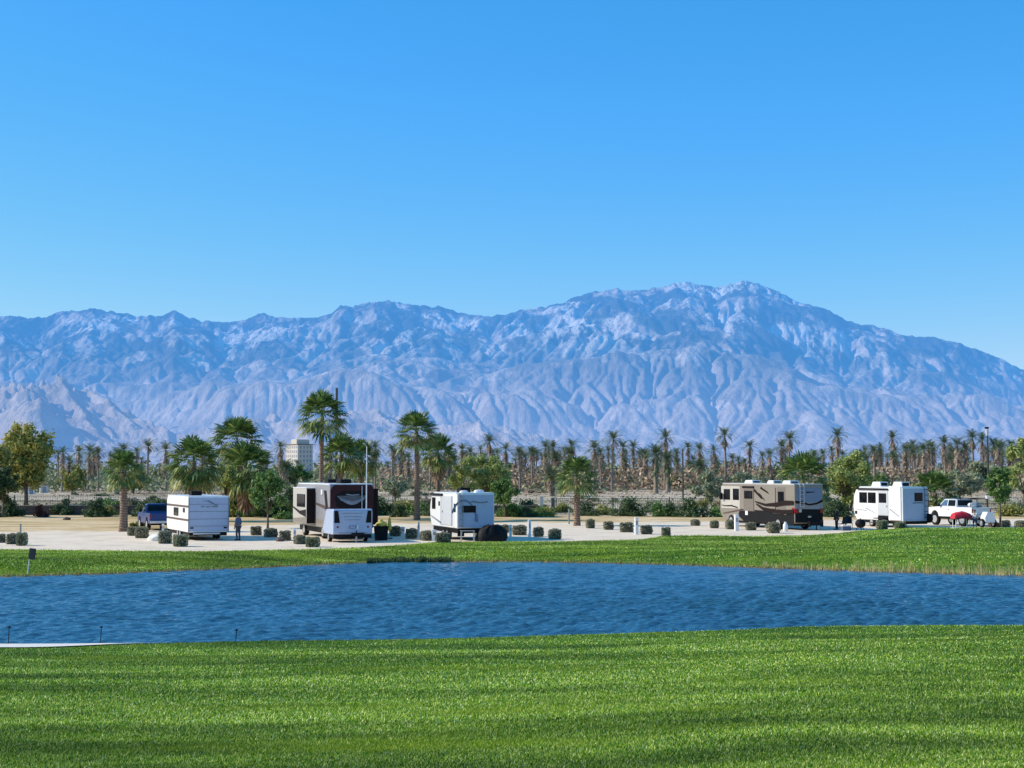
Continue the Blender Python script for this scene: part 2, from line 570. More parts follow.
# shore strip of wet stones along the far bank
m, nt, b = new_mat('shore_soil'); M['shore'] = m
c = ramp(nt, noise_tex(nt, 4, 5, .75), [(.3, (.035, .028, .018)), (.55, (.15, .115, .075)), (.75, (.38, .33, .26))])
nt.links.new(c, b.inputs['Base Color']); b.inputs['Roughness'].default_value = .9
bump(nt, b, noise_tex(nt, 6, 4), .8, .1)
sheet('shore', np.linspace(-.6, .6, 900), lambda u: far_d(u) - 1.2, lambda u: far_d(u) + .9 + wob(u * 3, 2) * .35, 10, .02, M['shore'])

# footpath at the left end of the near lawn
def path_u0(u): return near_d(u) - .55
us_p = np.linspace(-.6, -.225, 120)
def pd0(u): return near_d(u) - 1.0 * sstep(-.225, -.33, u)
def pd1(u): return near_d(u) + .12 * sstep(-.225, -.25, u)
sheet('footpath', us_p, pd0, pd1, 6, .045, M['concrete'])

# grass blades of the near lawn (nobody could count them) ----------------
def blades(name, n, dmin, dfun, hgt, wid, mat, umax=.85, label=''):
    r = rng.random(n)
    q_ = rng.random(n); sg_ = rng.choice([-1, 1], n)
    u = sg_ * np.where(q_ < .78, q_ / .78 * .38, .38 + (q_ - .78) / .22 * (umax - .38))
    dm = dfun(u)
    # roughly even on screen
    p = rng.random(n)
    k = 1.1
    d = (dmin ** -k + p * (dm ** -k - dmin ** -k)) ** (-1 / k)
    x = u * d; y = d
    z = terrain(x, y) + .01
    a = rng.random(n) * 2 * np.pi
    lean = rng.normal(0, .75, n)
    la = rng.random(n) * 2 * np.pi
    h = hgt * (.6 + .8 * rng.random(n)); wd = wid * (.6 + .8 * rng.random(n)) * (.6 + d / 30)
    dx, dy = np.cos(a) * wd / 2, np.sin(a) * wd / 2
    tx, ty = np.cos(la) * lean * h, np.sin(la) * lean * h
    V = np.empty((n, 3, 3), np.float32)
    V[:, 0] = np.stack([x - dx, y - dy, z], -1); V[:, 1] = np.stack([x + dx, y + dy, z], -1)
    V[:, 2] = np.stack([x + tx, y + ty, z + h], -1)
    o = link(name, np_mesh(name, V.reshape(-1, 3), np.arange(3 * n).reshape(-1, 3)), mat)
    return tag(o, label, 'grass', kind='stuff')


m, nt, b = new_mat('grass_blade'); M['blade'] = m
g = N(nt, 'ShaderNodeNewGeometry')
big = noise_tex(nt, 1, 5, .62, vec=mapped(nt, (.10, .42, .4)))
yel = noise_tex(nt, 1, 4, .6, vec=mapped(nt, (.13, .5, .4)))
c = ramp(nt, g.outputs['Random Per Island'], [(0, (.02, .07, .003)), (.36, (.11, .25, .006)), (.66, (.31, .49, .025)), (.86, (.58, .70, .13)), (1, (.88, .90, .50))])
tone = ramp(nt, big, [(.36, (.40, .50, .42)), (.5, (.95, .97, .85)), (.60, (1.6, 1.45, 1.6))])
c = mixc(nt, 1.0, c, tone, 'MULTIPLY')
c = mixc(nt, ramp(nt, yel, [(.54, (0, 0, 0)), (.70, (.65, .65, .65))]), c, (.30, .42, .02))
nt.links.new(c, b.inputs['Base Color']); b.inputs['Roughness'].default_value = .55
b.inputs['Specular IOR Level'].default_value = .35
tr = N(nt, 'ShaderNodeBsdfTranslucent'); nt.links.new(c, tr.inputs['Color'])
mx = N(nt, 'ShaderNodeMixShader'); mx.inputs[0].default_value = .3
nt.links.new(b.outputs[0], mx.inputs[1]); nt.links.new(tr.outputs[0], mx.inputs[2])
nt.links.new(mx.outputs[0], nt.nodes['Material Output'].inputs['Surface'])
def lawn_end(u): return near_d(u) + .6 - 1.55 * sstep(-.225, -.30, u)
blades('grass', 1150000, 12.5, lawn_end, .036, .014, M['blade'], label='short mown green grass of the foreground lawn')

def far_blades(n):
    u = (rng.random(n) * 2 - 1) * .42
    d = far_d(u) + 1.1 + rng.random(n) ** .9 * (edge_d(u) - far_d(u) - .2 + rng.normal(0, .5, n))
    x = u * d; y = d; z = terrain(x, y) + .02
    a = rng.random(n) * 6.28; h = .06 * (.5 + rng.random(n)); wd = .05 * (.5 + rng.random(n)); ln = rng.normal(0, .8, n); la = rng.random(n) * 6.28
    dx, dy = np.cos(a) * wd / 2, np.sin(a) * wd / 2
    V = np.empty((n, 3, 3), np.float32)
    V[:, 0] = np.stack([x - dx, y - dy, z], -1); V[:, 1] = np.stack([x + dx, y + dy, z], -1)
    V[:, 2] = np.stack([x + np.cos(la) * ln * h, y + np.sin(la) * ln * h, z + h], -1)
    tag(link('grass', np_mesh('grass', V.reshape(-1, 3), np.arange(3 * n).reshape(-1, 3)), M['blade']), 'bright green grass of the lawn on the far bank', 'grass', kind='stuff')
far_blades(330000)

# ------------------------------------------------------------------ water
m, nt, b = new_mat('pond_water'); M['water'] = m
cc = ramp(nt, noise_tex(nt, 1, 4, .6, vec=mapped(nt, (.1, .3, 1))), [(.35, (.020, .085, .14)), (.65, (.028, .115, .20))])
nt.links.new(cc, b.inputs['Base Color'])
b.inputs['Roughness'].default_value = .07
b.inputs['IOR'].default_value = 1.33
b.inputs['Specular IOR Level'].default_value = .5
bump(nt, b, noise_tex(nt, 1, 4, .6, vec=mapped(nt, (2.6, 7.0, 1))), .7, .07)
us = np.linspace(-.58, .58, 1150)
nd_ = 760
t = np.linspace(0, 1, nd_)
d0 = near_d(us) + .6; d1 = far_d(us) + 1.5
D = d0[:, None] + (d1 - d0)[:, None] * t[None, :]
X = us[:, None] * D
Z = np.zeros_like(X)
wr = np.random.default_rng(5)
for k in range(46):
    lam = .24 * (1.0 / .24) ** wr.random()
    ang = wr.normal(R(82), R(30))       # wind roughly across the line of sight
    kx, ky = math.cos(ang) * 2 * np.pi / lam, math.sin(ang) * 2 * np.pi / lam
    ph = wr.random() * 6.28
    amp = .0135 * lam ** .95
    Z += amp * np.sin(kx * X + ky * D + ph + .8 * np.sin(X * .21 + k) + .6 * np.sin(D * .33 + k * 2))
gust = .75 + .35 * np.sin(X * .09 + 1) * np.sin(D * .14 + X * .03)
lee = sstep(0, 7, (far_d(us)[:, None] - D)) * .6 + .4    # calmer strip under the far bank
Z = WATER + Z * gust * lee
V = np.stack([X, D, Z], -1).reshape(-1, 3)
i = np.arange(len(us) - 1)[:, None] * nd_ + np.arange(nd_ - 1)[None, :]
Fc = np.stack([i, i + nd_, i + nd_ + 1, i + 1], -1).reshape(-1, 4)
tag(link('pond_water', np_mesh('pond_water', V, Fc, True), M['water']), 'blue rippled pond between the two lawns', kind='structure')

# ------------------------------------------------------------------ mountains
def vnoise(shape_xy, freq, seed, octs=5, gain=.5, ridged=False, X=None, Y=None):
    out = np.zeros(X.shape); amp = 1; tot = 0
    r = np.random.default_rng(seed)
    for o_ in range(octs):
        P = r.random((256, 256))
        fx = X * freq * 2 ** o_ + r.random() * 50; fy = Y * freq * 2 ** o_ + r.random() * 50
        ix = np.floor(fx).astype(int); iy = np.floor(fy).astype(int)
        tx = fx - ix; ty = fy - iy
        tx = tx * tx * tx * (tx * (6 * tx - 15) + 10); ty = ty * ty * ty * (ty * (6 * ty - 15) + 10)
        a = P[ix % 256, iy % 256]; b_ = P[(ix + 1) % 256, iy % 256]
        c_ = P[ix % 256, (iy + 1) % 256]; d_ = P[(ix + 1) % 256, (iy + 1) % 256]
        v = (a * (1 - tx) + b_ * tx) * (1 - ty) + (c_ * (1 - tx) + d_ * tx) * ty
        if ridged: v = 1 - np.abs(2 * v - 1)
        out += v * amp; tot += amp; amp *= gain
    return out / tot


rp = [(-260, 330), (-120, 322), (0, 316), (40, 316), (65, 311), (90, 307), (112, 311), (130, 314), (155, 315), (172, 311), (200, 319), (222, 321), (245, 318), (262, 313), (285, 317), (305, 317), (330, 314), (340, 305), (352, 306), (372, 299), (388, 299), (400, 302), (430, 305), (450, 308), (470, 314), (490, 316), (503, 314), (520, 309), (545, 305), (562, 302), (575, 296), (592, 291), (605, 288), (618, 287), (632, 289), (650, 288), (668, 284), (690, 280), (702, 284), (716, 286), (730, 283), (745, 280), (758, 282), (770, 287), (785, 293), (800, 300), (816, 305), (830, 309), (845, 318), (862, 322), (885, 326), (905, 334), (930, 336), (948, 340), (962, 341), (980, 349), (1000, 358), (1024, 368), (1100, 392), (1250, 425), (1400, 445)]
NA, ND_ = 660, 230
pxs = np.linspace(-150, 1230, NA)
dd = np.linspace(4800, 9600, ND_)
Uc = (pxs - 512) / F
PX, DD = np.meshgrid(pxs, dd, indexing='ij')
UU = (PX - 512) / F
WX = UU * DD
sil = np.interp(pxs, [p[0] for p in rp], [p[1] for p in rp])
tang = (470 - sil) / F       # tangent of the elevation of the crest
v = (DD - 4800) / 4800
crest = tang[:, None] * 8600
prof = np.where(v < .8, .03 + .97 * (v.clip(0, .8) / .8) ** 1.2, 1 - .6 * sstep(.8, 1.05, v))
h = crest * prof * .9
wpx = WX + 420 * (vnoise(None, 1 / 1100., 51, 3, .5, False, WX, DD) - .5) * 2
wpy = DD + 520 * (vnoise(None, 1 / 1300., 52, 3, .5, False, WX, DD) - .5) * 2
h += 330 * (vnoise(None, 1 / 1500., 3, 6, .5, True, wpx, wpy * .8) - .6) * sstep(0, .35, v) * (1 - .5 * sstep(.6, .8, v))
h += 60 * (vnoise(None, 1 / 300., 8, 4, .55, False, WX, DD) - .5)
# low brown foothills on the left, in front of the range
fh = 0 * np.exp(-((PX - 42) / 62.) ** 2) * np.exp(-((DD - 5500) / 330.) ** 2) + 0 * np.exp(-((PX - 125) / 55.) ** 2) * np.exp(-((DD - 5350) / 260.) ** 2) \
    + 0 * np.exp(-((PX + 70) / 60.) ** 2) * np.exp(-((DD - 5500) / 330.) ** 2)
fh += 105 * np.exp(-((DD - 5750) / 260.) ** 2) * sstep(160, 230, PX) * sstep(620, 480, PX) * (.55 + .9 * vnoise(None, 1 / 330., 12, 3, .5, False, WX, DD))
h = h + fh
hf = h.copy()
# stream power erosion: carves branching valleys between the spurs
dxm = 9.0
Ih = np.arange(NA * ND_).reshape(NA, ND_)
up = crest * prof * .012 + 1.2
for it in range(22):
    H = h
    best = np.full(H.shape, 0.0); rec = Ih.copy(); dist = np.ones(H.shape)
    Hp = np.pad(H, 1, constant_values=1e9); Ip = np.pad(Ih, 1, constant_values=0)
    for (di, dj) in ((1, 0), (-1, 0), (0, 1), (0, -1), (1, 1), (1, -1), (-1, 1), (-1, -1)):
        L = math.hypot(di * dxm, dj * 20.9)
        q = Hp[1 + di:1 + di + NA, 1 + dj:1 + dj + ND_]
        s_ = (H - q) / L
        mk = s_ > best
        best = np.where(mk, s_, best); dist = np.where(mk, L, dist)
        rec = np.where(mk, Ip[1 + di:1 + di + NA, 1 + dj:1 + dj + ND_], rec)
    order = np.argsort(H.ravel())
    recf = rec.ravel(); rl = recf.tolist(); ol = order.tolist()
    A = [1.0] * (NA * ND_)
    for n_ in reversed(ol):
        r_ = rl[n_]
        if r_ != n_: A[r_] += A[n_]
    An = np.array(A)
    Fk = (1.15 * np.minimum(An, 2500) ** .5 / dist.ravel()).tolist()
    hl = (h + up).ravel(); hl[Ih[:, 0]] = h[:, 0]; hl = hl.tolist()
    for n_ in ol:
        r_ = rl[n_]
        if r_ != n_:
            f_ = Fk[n_]
            hl[n_] = (hl[n_] + f_ * hl[r_]) / (1 + f_)
    h = np.array(hl).reshape(NA, ND_)
    # slope creep keeps it from getting spiky
    hp = np.pad(h, 1, mode='edge')
    h = h * .90 + .10 * (hp[2:, 1:-1] + hp[:-2, 1:-1] + hp[1:-1, 2:] + hp[1:-1, :-2]) / 4
# match the skyline
wE = .40 - .22 * sstep(.45, .1, v)
nH = wE * h + (1 - wE) * (hf + 70 * (vnoise(None, 1 / 420., 19, 5, .6, True, WX, DD * .7) - .6) * sstep(.05, .3, v))
isback = v > .35
act = np.max(np.where(isback, nH / DD, -1), axis=1)
jag = (vnoise(None, .05, 31, 4, .6, False, pxs[:, None], pxs[:, None] * 0)[:, 0] - .5) * .0022
ratio = (tang + jag) / act
nH = nH * (1 + (ratio[:, None] - 1) * sstep(.12, .55, v))
# upsample
US = 2
ia = np.linspace(0, NA - 1, NA * US); ja = np.linspace(0, ND_ - 1, ND_ * 2)
def cubic_up(A_, idx, axis):
    A_ = np.moveaxis(A_, axis, 0); n_ = A_.shape[0]
    i1 = np.floor(idx).astype(int).clip(0, n_ - 2); t_ = (idx - i1)[:, None]
    p0 = A_[(i1 - 1).clip(0)]; p1 = A_[i1]; p2 = A_[i1 + 1]; p3 = A_[(i1 + 2).clip(None, n_ - 1)]
    o_ = .5 * ((2 * p1) + (-p0 + p2) * t_ + (2 * p0 - 5 * p1 + 4 * p2 - p3) * t_ ** 2 + (-p0 + 3 * p1 - 3 * p2 + p3) * t_ ** 3)
    return np.moveaxis(o_, 0, axis)
Hu = cubic_up(cubic_up(nH, ia, 0), ja, 1)
pu = np.linspace(-150, 1230, len(ia)); du = np.linspace(4800, 9600, len(ja))
PU, DU = np.meshgrid(pu, du, indexing='ij')
XU = (PU - 512) / F * DU
vu = (DU - 4800) / 4800
Hu = Hu + 22 * (vnoise(None, 1 / 55., 79, 4, .6, True, XU, DU * .35) - .6) * sstep(.38, .6, vu)
Hu = Hu + (8 + 14 * sstep(.35, .6, vu)) * (vnoise(None, 1 / 150., 77, 5, .62, True, XU, DU * .5) - .6) * sstep(0, .15, vu) * (.5 + .5 * vu)
Hu = Hu * sstep(-.01, .04, vu) - 2
V = np.stack([XU, DU, Hu], -1).reshape(-1, 3)
n_, m_ = PU.shape
i = np.arange(n_ - 1)[:, None] * m_ + np.arange(m_ - 1)[None, :]
Fc = np.stack([i, i + m_, i + m_ + 1, i + 1], -1).reshape(-1, 4)
m, nt, b = new_mat('hazed_mountain_rock'); M['mtn'] = m
geo = N(nt, 'ShaderNodeNewGeometry')
sep = N(nt, 'ShaderNodeSeparateXYZ'); nt.links.new(geo.outputs['Position'], sep.inputs[0])
n1 = noise_tex(nt, 1, 5, .6, vec=mapped(nt, (.0026, .0012, .002))); n2 = noise_tex(nt, 1, 7, .74, vec=mapped(nt, (.016, .005, .008))); n3 = noise_tex(nt, 1, 6, .65, vec=mapped(nt, (.0045, .002, .004)))
rock = ramp(nt, n2, [(.36, (.40, .32, .26)), (.60, (.74, .60, .50))])
veg = ramp(nt, n3, [(.40, (0, 0, 0)), (.50, (1, 1, 1))])
hi_ = N(nt, 'ShaderNodeMapRange'); nt.links.new(sep.outputs['Z'], hi_.inputs[0]); hi_.inputs[1].default_value = 260; hi_.inputs[2].default_value = 620
vegf = math_n(nt, 'MULTIPLY', veg, math_n(nt, 'ADD', math_n(nt, 'MULTIPLY', hi_.outputs[0], .68), .24))
c = mixc(nt, vegf, rock, (.05, .055, .045))
hi2 = N(nt, 'ShaderNodeMapRange'); nt.links.new(sep.outputs['Z'], hi2.inputs[0]); hi2.inputs[1].default_value = 420; hi2.inputs[2].default_value = 760
gr = ramp(nt, n2, [(.45, (0, 0, 0)), (.52, (1, 1, 1))])
gr2 = ramp(nt, n1, [(.51, (0, 0, 0)), (.57, (1, 1, 1))])
grf = math_n(nt, 'MULTIPLY', math_n(nt, 'MULTIPLY', gr, gr2), hi2.outputs[0], True)
c = mixc(nt, grf, c, (.90, .80, .70))
nt.links.new(c, b.inputs['Base Color']); b.inputs['Roughness'].default_value = 1
b.inputs['Specular IOR Level'].default_value = 0
bump(nt, b, n2, .9, 32)
em = N(nt, 'ShaderNodeEmission'); em.inputs['Color'].default_value = (.088, .395, 1.02, 1); em.inputs['Strength'].default_value = 1.0  # blue glow mixed over the rock as aerial haze
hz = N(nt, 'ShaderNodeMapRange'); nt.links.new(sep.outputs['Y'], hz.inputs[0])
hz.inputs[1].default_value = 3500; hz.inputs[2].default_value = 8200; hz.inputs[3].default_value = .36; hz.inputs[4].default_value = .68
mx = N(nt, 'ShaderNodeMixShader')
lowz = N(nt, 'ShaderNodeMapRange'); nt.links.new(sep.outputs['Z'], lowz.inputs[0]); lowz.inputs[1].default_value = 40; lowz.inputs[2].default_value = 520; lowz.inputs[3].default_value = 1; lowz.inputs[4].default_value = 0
nt.links.new(mixc(nt, lowz.outputs[0], (.095, .395, .97), (.21, .45, .98)), em.inputs['Color'])  # haze glow painted paler towards the foot of the slopes
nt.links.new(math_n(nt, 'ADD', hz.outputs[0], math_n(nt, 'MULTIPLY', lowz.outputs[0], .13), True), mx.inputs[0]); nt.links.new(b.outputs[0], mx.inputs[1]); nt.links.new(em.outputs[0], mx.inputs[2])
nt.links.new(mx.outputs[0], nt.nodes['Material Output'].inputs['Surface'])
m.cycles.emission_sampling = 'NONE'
def skyline_range(px_l, py_l, d0, d1, seed, amp, nx, ny):
    px_ = np.linspace(-200, 1250, nx); dd_ = np.linspace(d0, d1, ny)
    P_, D_ = np.meshgrid(px_, dd_, indexing='ij'); X_ = (P_ - 512) / F * D_; v_ = (D_ - d0) / (d1 - d0)
    tn = (470 - np.interp(px_, px_l, py_l)) / F
    wx = X_ + 160 * (vnoise(None, 1 / 420., seed + 1, 3, .5, False, X_, D_) - .5); wy = D_ + 160 * (vnoise(None, 1 / 420., seed + 2, 3, .5, False, X_, D_) - .5)
    pf = np.where(v_ < .7, (v_.clip(0, .7) / .7) ** 1.15, 1 - .9 * sstep(.7, 1.0, v_))
    rn = vnoise(None, 1 / 430., seed, 6, .58, True, wx + .5 * (D_ - d0), wy * .6) ** 1.5
    H_ = tn[:, None] * D_ * pf * (.30 + amp * rn)
    act_ = np.max(H_ / D_, axis=1)
    rt_ = np.convolve(np.pad(tn / np.maximum(act_, 1e-5), 10, mode='edge'), np.ones(21) / 21, 'valid')
    H_ = H_ * rt_[:, None] - 3
    V_ = np.stack([X_, D_, H_], -1).reshape(-1, 3)
    i_ = np.arange(nx - 1)[:, None] * ny + np.arange(ny - 1)[None, :]
    return V_, np.stack([i_, i_ + ny, i_ + ny + 1, i_ + 1], -1).reshape(-1, 4)
fpx = [-200, -60, 0, 20, 45, 75, 100, 125, 150, 175, 200, 235, 262, 290, 330, 360, 400, 440, 480, 520, 560, 600, 640, 700, 1300]
fpy = [380, 372, 384, 379, 377, 384, 394, 407, 420, 430, 428, 420, 413, 419, 414, 407, 413, 424, 419, 429, 436, 444, 452, 461, 463]
Vh, Fh = skyline_range(fpx, fpy, 3400, 4750, 90, 1.6, 1000, 300)
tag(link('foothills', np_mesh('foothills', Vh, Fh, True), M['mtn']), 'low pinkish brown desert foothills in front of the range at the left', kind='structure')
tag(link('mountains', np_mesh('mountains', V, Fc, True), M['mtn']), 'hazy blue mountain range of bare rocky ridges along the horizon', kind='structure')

# ------------------------------------------------------------------ palms
def rot_dir(th, el):
    return Vector((math.cos(th) * math.cos(el), math.sin(th) * math.cos(el), math.sin(el)))


def fan_frond(mb, o, th, el, lp, lb, r, nb=15, droop=.35, wid=.05):
    d = rot_dir(th, el)
    side = Vector((-math.sin(th), math.cos(th), 0))
    upv = side.cross(d) * -1
    if upv.z < 0: upv = -upv
    p1 = o + d * lp * .5 + Vector((0, 0, lp * .02))
    p2 = o + d * lp + Vector((0, 0, -lp * .10))
    for a, b_ in ((o, p1), (p1, p2)):
        mb.add([a - side * .03, a + side * .03, b_ + side * .02, b_ - side * .02], [(0, 1, 2, 3)])
    d2 = (p2 - p1).normalized()
    roll = r.uniform(-.5, .5)
    s2 = (side * math.cos(roll) + upv * math.sin(roll)).normalized()
    for k in range(nb):
        a = (k / (nb - 1) - .5) * R(205)
        L = lb * (.72 + .28 * math.cos(a * .8)) * r.uniform(.88, 1.08)
        dd_ = (d2 * math.cos(a) + s2 * math.sin(a)).normalized()
        mid_ = p2 + dd_ * L * .6 - Vector((0, 0, L * droop * .12))
        tip = p2 + dd_ * L * .93 - Vector((0, 0, L * droop * r.uniform(.7, 1.2)))
        n_ = dd_.cross(upv).normalized() * wid * L
        b0 = p2 + dd_ * .04
        mb.add([b0, mid_ + n_, tip, mid_ - n_], [(0, 1, 2, 3)])


def trunk_mesh(h, r0, r1, seed, n=10, lean=.02, flare=1.25):
    r = random.Random(seed)
    mb = MB(); pts = []; rad = []
    k = max(8, int(h * 2.2))
    lx, ly = r.uniform(-lean, lean) * h, r.uniform(-lean, lean) * h
    for i_ in range(k + 1):
        t_ = i_ / k
        pts.append((lx * t_ * t_, ly * t_ * t_, -.15 + (h + .15) * t_))
        rad.append((r0 * (flare if t_ < .04 else 1 + (flare - 1) * math.exp(-t_ * 9)) * (1 - t_) + r1 * t_) * r.uniform(.93, 1.07) * (1.05 if i_ % 2 else .95))
    mb.tube(pts, rad, n)
    return mb, Vector(pts[-1])


def make_fan_palm(h, cr, seed, nf=44, r0=.32, r1=.2, skirt=.5, yellow=.25, name='fan_palm', stubs=True):
    """h: height of the growing point above ground; cr: crown radius"""
    r = random.Random(seed)
    root = empty(name, (0, 0, 0))
    mb, top = trunk_mesh(h, r0, r1, seed)
    mb.build('trunk', M['trunk'], root, True)
    g1 = MB(); g2 = MB(); g3 = MB()
    for i_ in range(nf):
        t_ = (i_ + .5) / nf
        el = R(86) - R(112 if skirt < .85 else 134) * t_ ** 1.0 + r.uniform(-.14, .14)
        th = i_ * 2.39996 + r.uniform(-.3, .3)
        lb = cr * .52 * r.uniform(.8, 1.15) * (.8 + .3 * min(1, t_ * 3))
        lp = cr * .52 * r.uniform(.85, 1.1)
        tgt = g2 if (t_ > .80 and r.random() < yellow * 2.6) else g1
        fan_frond(tgt, top + Vector((0, 0, .15 - .5 * t_)), th, el, lp, lb, r, 15, .10 + .22 * t_, .06)
    g1.build('crown', M['fan'], root)
    if g2.v: g2.build('old_fronds', M['fanyellow'], root)
    if skirt > .55:
        for i_ in range(int(26 * skirt)):
            th = r.uniform(0, 6.28)
            fan_frond(g3, top + Vector((0, 0, -.4 - r.random() * skirt * 1.4)), th, R(r.uniform(-82, -58)), cr * .28, cr * .42, r, 9, .2, .07)
        g3.build('dead_skirt', M['dead'], root)
    return root


def date_frond(mb, o, th, el, L, r, nl=13, wid=.05, curl=1.0):
    p = Vector(o); e = el; n_ = 7
    pts = [p.copy()]
    for i_ in range(n_):
        d = rot_dir(th, e)
        p = p + d * (L / n_)
        e -= curl * (.16 + .06 * i_)
        pts.append(p.copy())
    side = Vector((-math.sin(th), math.cos(th), 0))
    for i_ in range(n_):
        mb.add([pts[i_] - side * .035, pts[i_] + side * .035, pts[i_ + 1] + side * .02, pts[i_ + 1] - side * .02], [(0, 1, 2, 3)])
    for k in range(nl):
        t_ = .15 + .85 * k / (nl - 1)
        f_ = t_ * n_; i_ = min(int(f_), n_ - 1)
        q = pts[i_].lerp(pts[i_ + 1], f_ - i_)
        d = (pts[i_ + 1] - pts[i_]).normalized()
        ll = L * .19 * (math.sin(math.pi * (t_ * .8 + .12)) + .25) * r.uniform(.85, 1.15)
        for sg in (-1, 1):
            tip = q + (side * sg * .8 + d * .65 + Vector((0, 0, r.uniform(-.25, .25)))).normalized() * ll
            w_ = d * wid
            mb.add([q - w_, q + w_, tip], [(0, 1, 2)])


def make_date_palm(h, cr, seed, nf=34, skirt=3.0, name='date_palm', thick=.32, dens=1.0, green_skirt=False):
    r = random.Random(seed)
    root = empty(name, (0, 0, 0))
    mb, top = trunk_mesh(h, thick, thick * .75, seed, 7, .03, 1.15)
    mb.build('trunk', M['trunkfar'], root, True)
    g1 = MB(); g3 = MB()
    for i_ in range(nf):
        t_ = (i_ + .5) / nf
        el = R(80) - R(92) * t_ + r.uniform(-.12, .12)
        date_frond(g1, top, i_ * 2.39996 + r.uniform(-.3, .3), el, cr * r.uniform(.9, 1.12), r, 12, .085, .52)
    g1.build('crown', M['date'], root)
    ns = int(17 * skirt * dens)
    for i_ in range(ns):
        z_ = -r.random() ** 1.2 * skirt
        el = R(r.uniform(-62, -5)) - .1
        date_frond(g3, top + Vector((0, 0, z_ - .2)), r.uniform(0, 6.28), el, cr * r.uniform(.45, .85) * (1 - .35 * abs(z_) / max(skirt, .1)), r, 8, .11, .45)
    g3.build('dead_skirt', M['deadfar'], root)
    return root


def place_copy(proto, x, y, s, rz, used, z=None, sx=1.0):
    if proto.name not in used:
        used.add(proto.name); o = proto
    else:
        o = copy_tree(proto)
    o.location = (x, y, tz(x, y) if z is None else z)
    o.rotation_euler = (0, 0, rz); o.scale = (s * sx, s * sx, s)
    return o


used = set()
# prominent fan palms: px, base Y (m), top py, crown radius m, label
fans = [
    (124, 115, 450, 1.55, .5, 1, 'short fan palm standing alone on the gravel left of the blue pickup', .42, .25),
    (192, 138, 436, 2.5, 1.6, 2, 'bushy fan palm with yellowing lower fronds behind the striped white trailer', .36, .25),
    (237, 156, 416, 2.7, .6, 3, 'tall fan palm rearmost of the pair right of the striped white trailer', .34, .22),
    (247, 150, 441, 2.8, 1.4, 4, 'wide fan palm frontmost of the pair right of the striped white trailer', .36, .25),
    (321, 138, 392, 2.3, .5, 5, 'tallest fan palm with a slim bare trunk behind the maroon coach', .30, .20),
    (340, 142, 434, 2.0, .5, 6, 'low fan palm right of the tallest palm, directly behind the maroon coach roof', .34, .25),
    (361, 146, 440, 1.9, .5, 7, 'low fan palm behind the white flagpole on the maroon coach', .34, .25),
    (417, 141, 411, 2.05, .3, 8, 'tall fan palm with sunlit trunk base between the maroon coach and the small white trailer', .34, .22),
    (438, 168, 434, 2.2, .8, 9, 'shorter fan palm leaning against the tall one left of the small white trailer', .34, .25),
    (577, 127, 456, 1.8, .5, 10, 'fan palm alone in the middle of the gravel among square shrubs', .34, .24),
    (803, 160, 452, 3.0, 1.0, 11, 'broad dark fan palm rising over the roof of the tan motorhome', .36, .25),
    (935, 165, 470, 2.6, .6, 12, 'squat fan palm between the white trailer with ladder and the white pickup', .36, .3),
]
for (px, Y, ty, cr, sk, sd, lab, r0, r1) in fans:
    x = XY(px, Y); top = ZT(ty, Y)
    cr *= 1.22; r0 *= .80
    p = make_fan_palm(max(.8, top - cr * .80 - tz(x, Y)), cr, sd, 58 if sk < .9 else 62, r0, r1 * .9, sk, .35 if sk > .7 else .15)
    p.location = (x, Y, tz(x, Y)); tag(p, lab, 'palm tree', 'fan palms around the campsites')

# far date palms
protos = [make_date_palm(h_, c_, 40 + k, nf, sk, dens=dn) for k, (h_, c_, nf, sk, dn) in enumerate([
    (13, 3.2, 36, 2.4, .9), (12, 3.0, 34, 4.5, .8), (13.5, 3.3, 38, 1.6, .9), (11, 3.1, 32, 6.0, .8), (12.5, 2.8, 30, 8.0, .7), (12, 3.1, 36, .8, 1.0)])]
phs = [13, 12, 13.5, 11, 12.5, 12]
prom = [(62, 447, 'far left of the row'), (88, 445, 0), (98, 447, 0), (110, 452, 0), (122, 444, 0), (147, 440, 0), (166, 443, 0), (280, 441, 0), (330, 447, 0),
        (375, 441, 0), (392, 445, 0), (402, 441, 0), (430, 449, 0), (448, 447, 0), (461, 444, 0), (470, 447, 0), (490, 435, 0), (507, 443, 0), (520, 447, 0), (532, 447, 0), (545, 441, 0), (554, 441, 0),
        (573, 440, 0), (594, 441, 0), (601, 447, 0), (612, 432, 0), (622, 441, 0), (633, 441, 0), (645, 449, 0), (665, 430, 0), (676, 448, 0), (688, 442, 0), (699, 443, 0), (714, 445, 0), (726, 428, 0),
        (739, 456, 0), (750, 440, 0), (763, 452, 0), (771, 449, 0), (783, 440, 0), (789, 432, 0), (824, 449, 0), (838, 428, 0), (875, 445, 0), (894, 431, 0), (906, 444, 0), (915, 448, 0), (923, 443, 0), (933, 441, 0), (946, 436, 0),
        (957, 438, 0), (965, 442, 0), (974, 431, 0), (984, 433, 0), (995, 438, 0), (1003, 441, 0), (1013, 440, 0), (1021, 443, 0)]
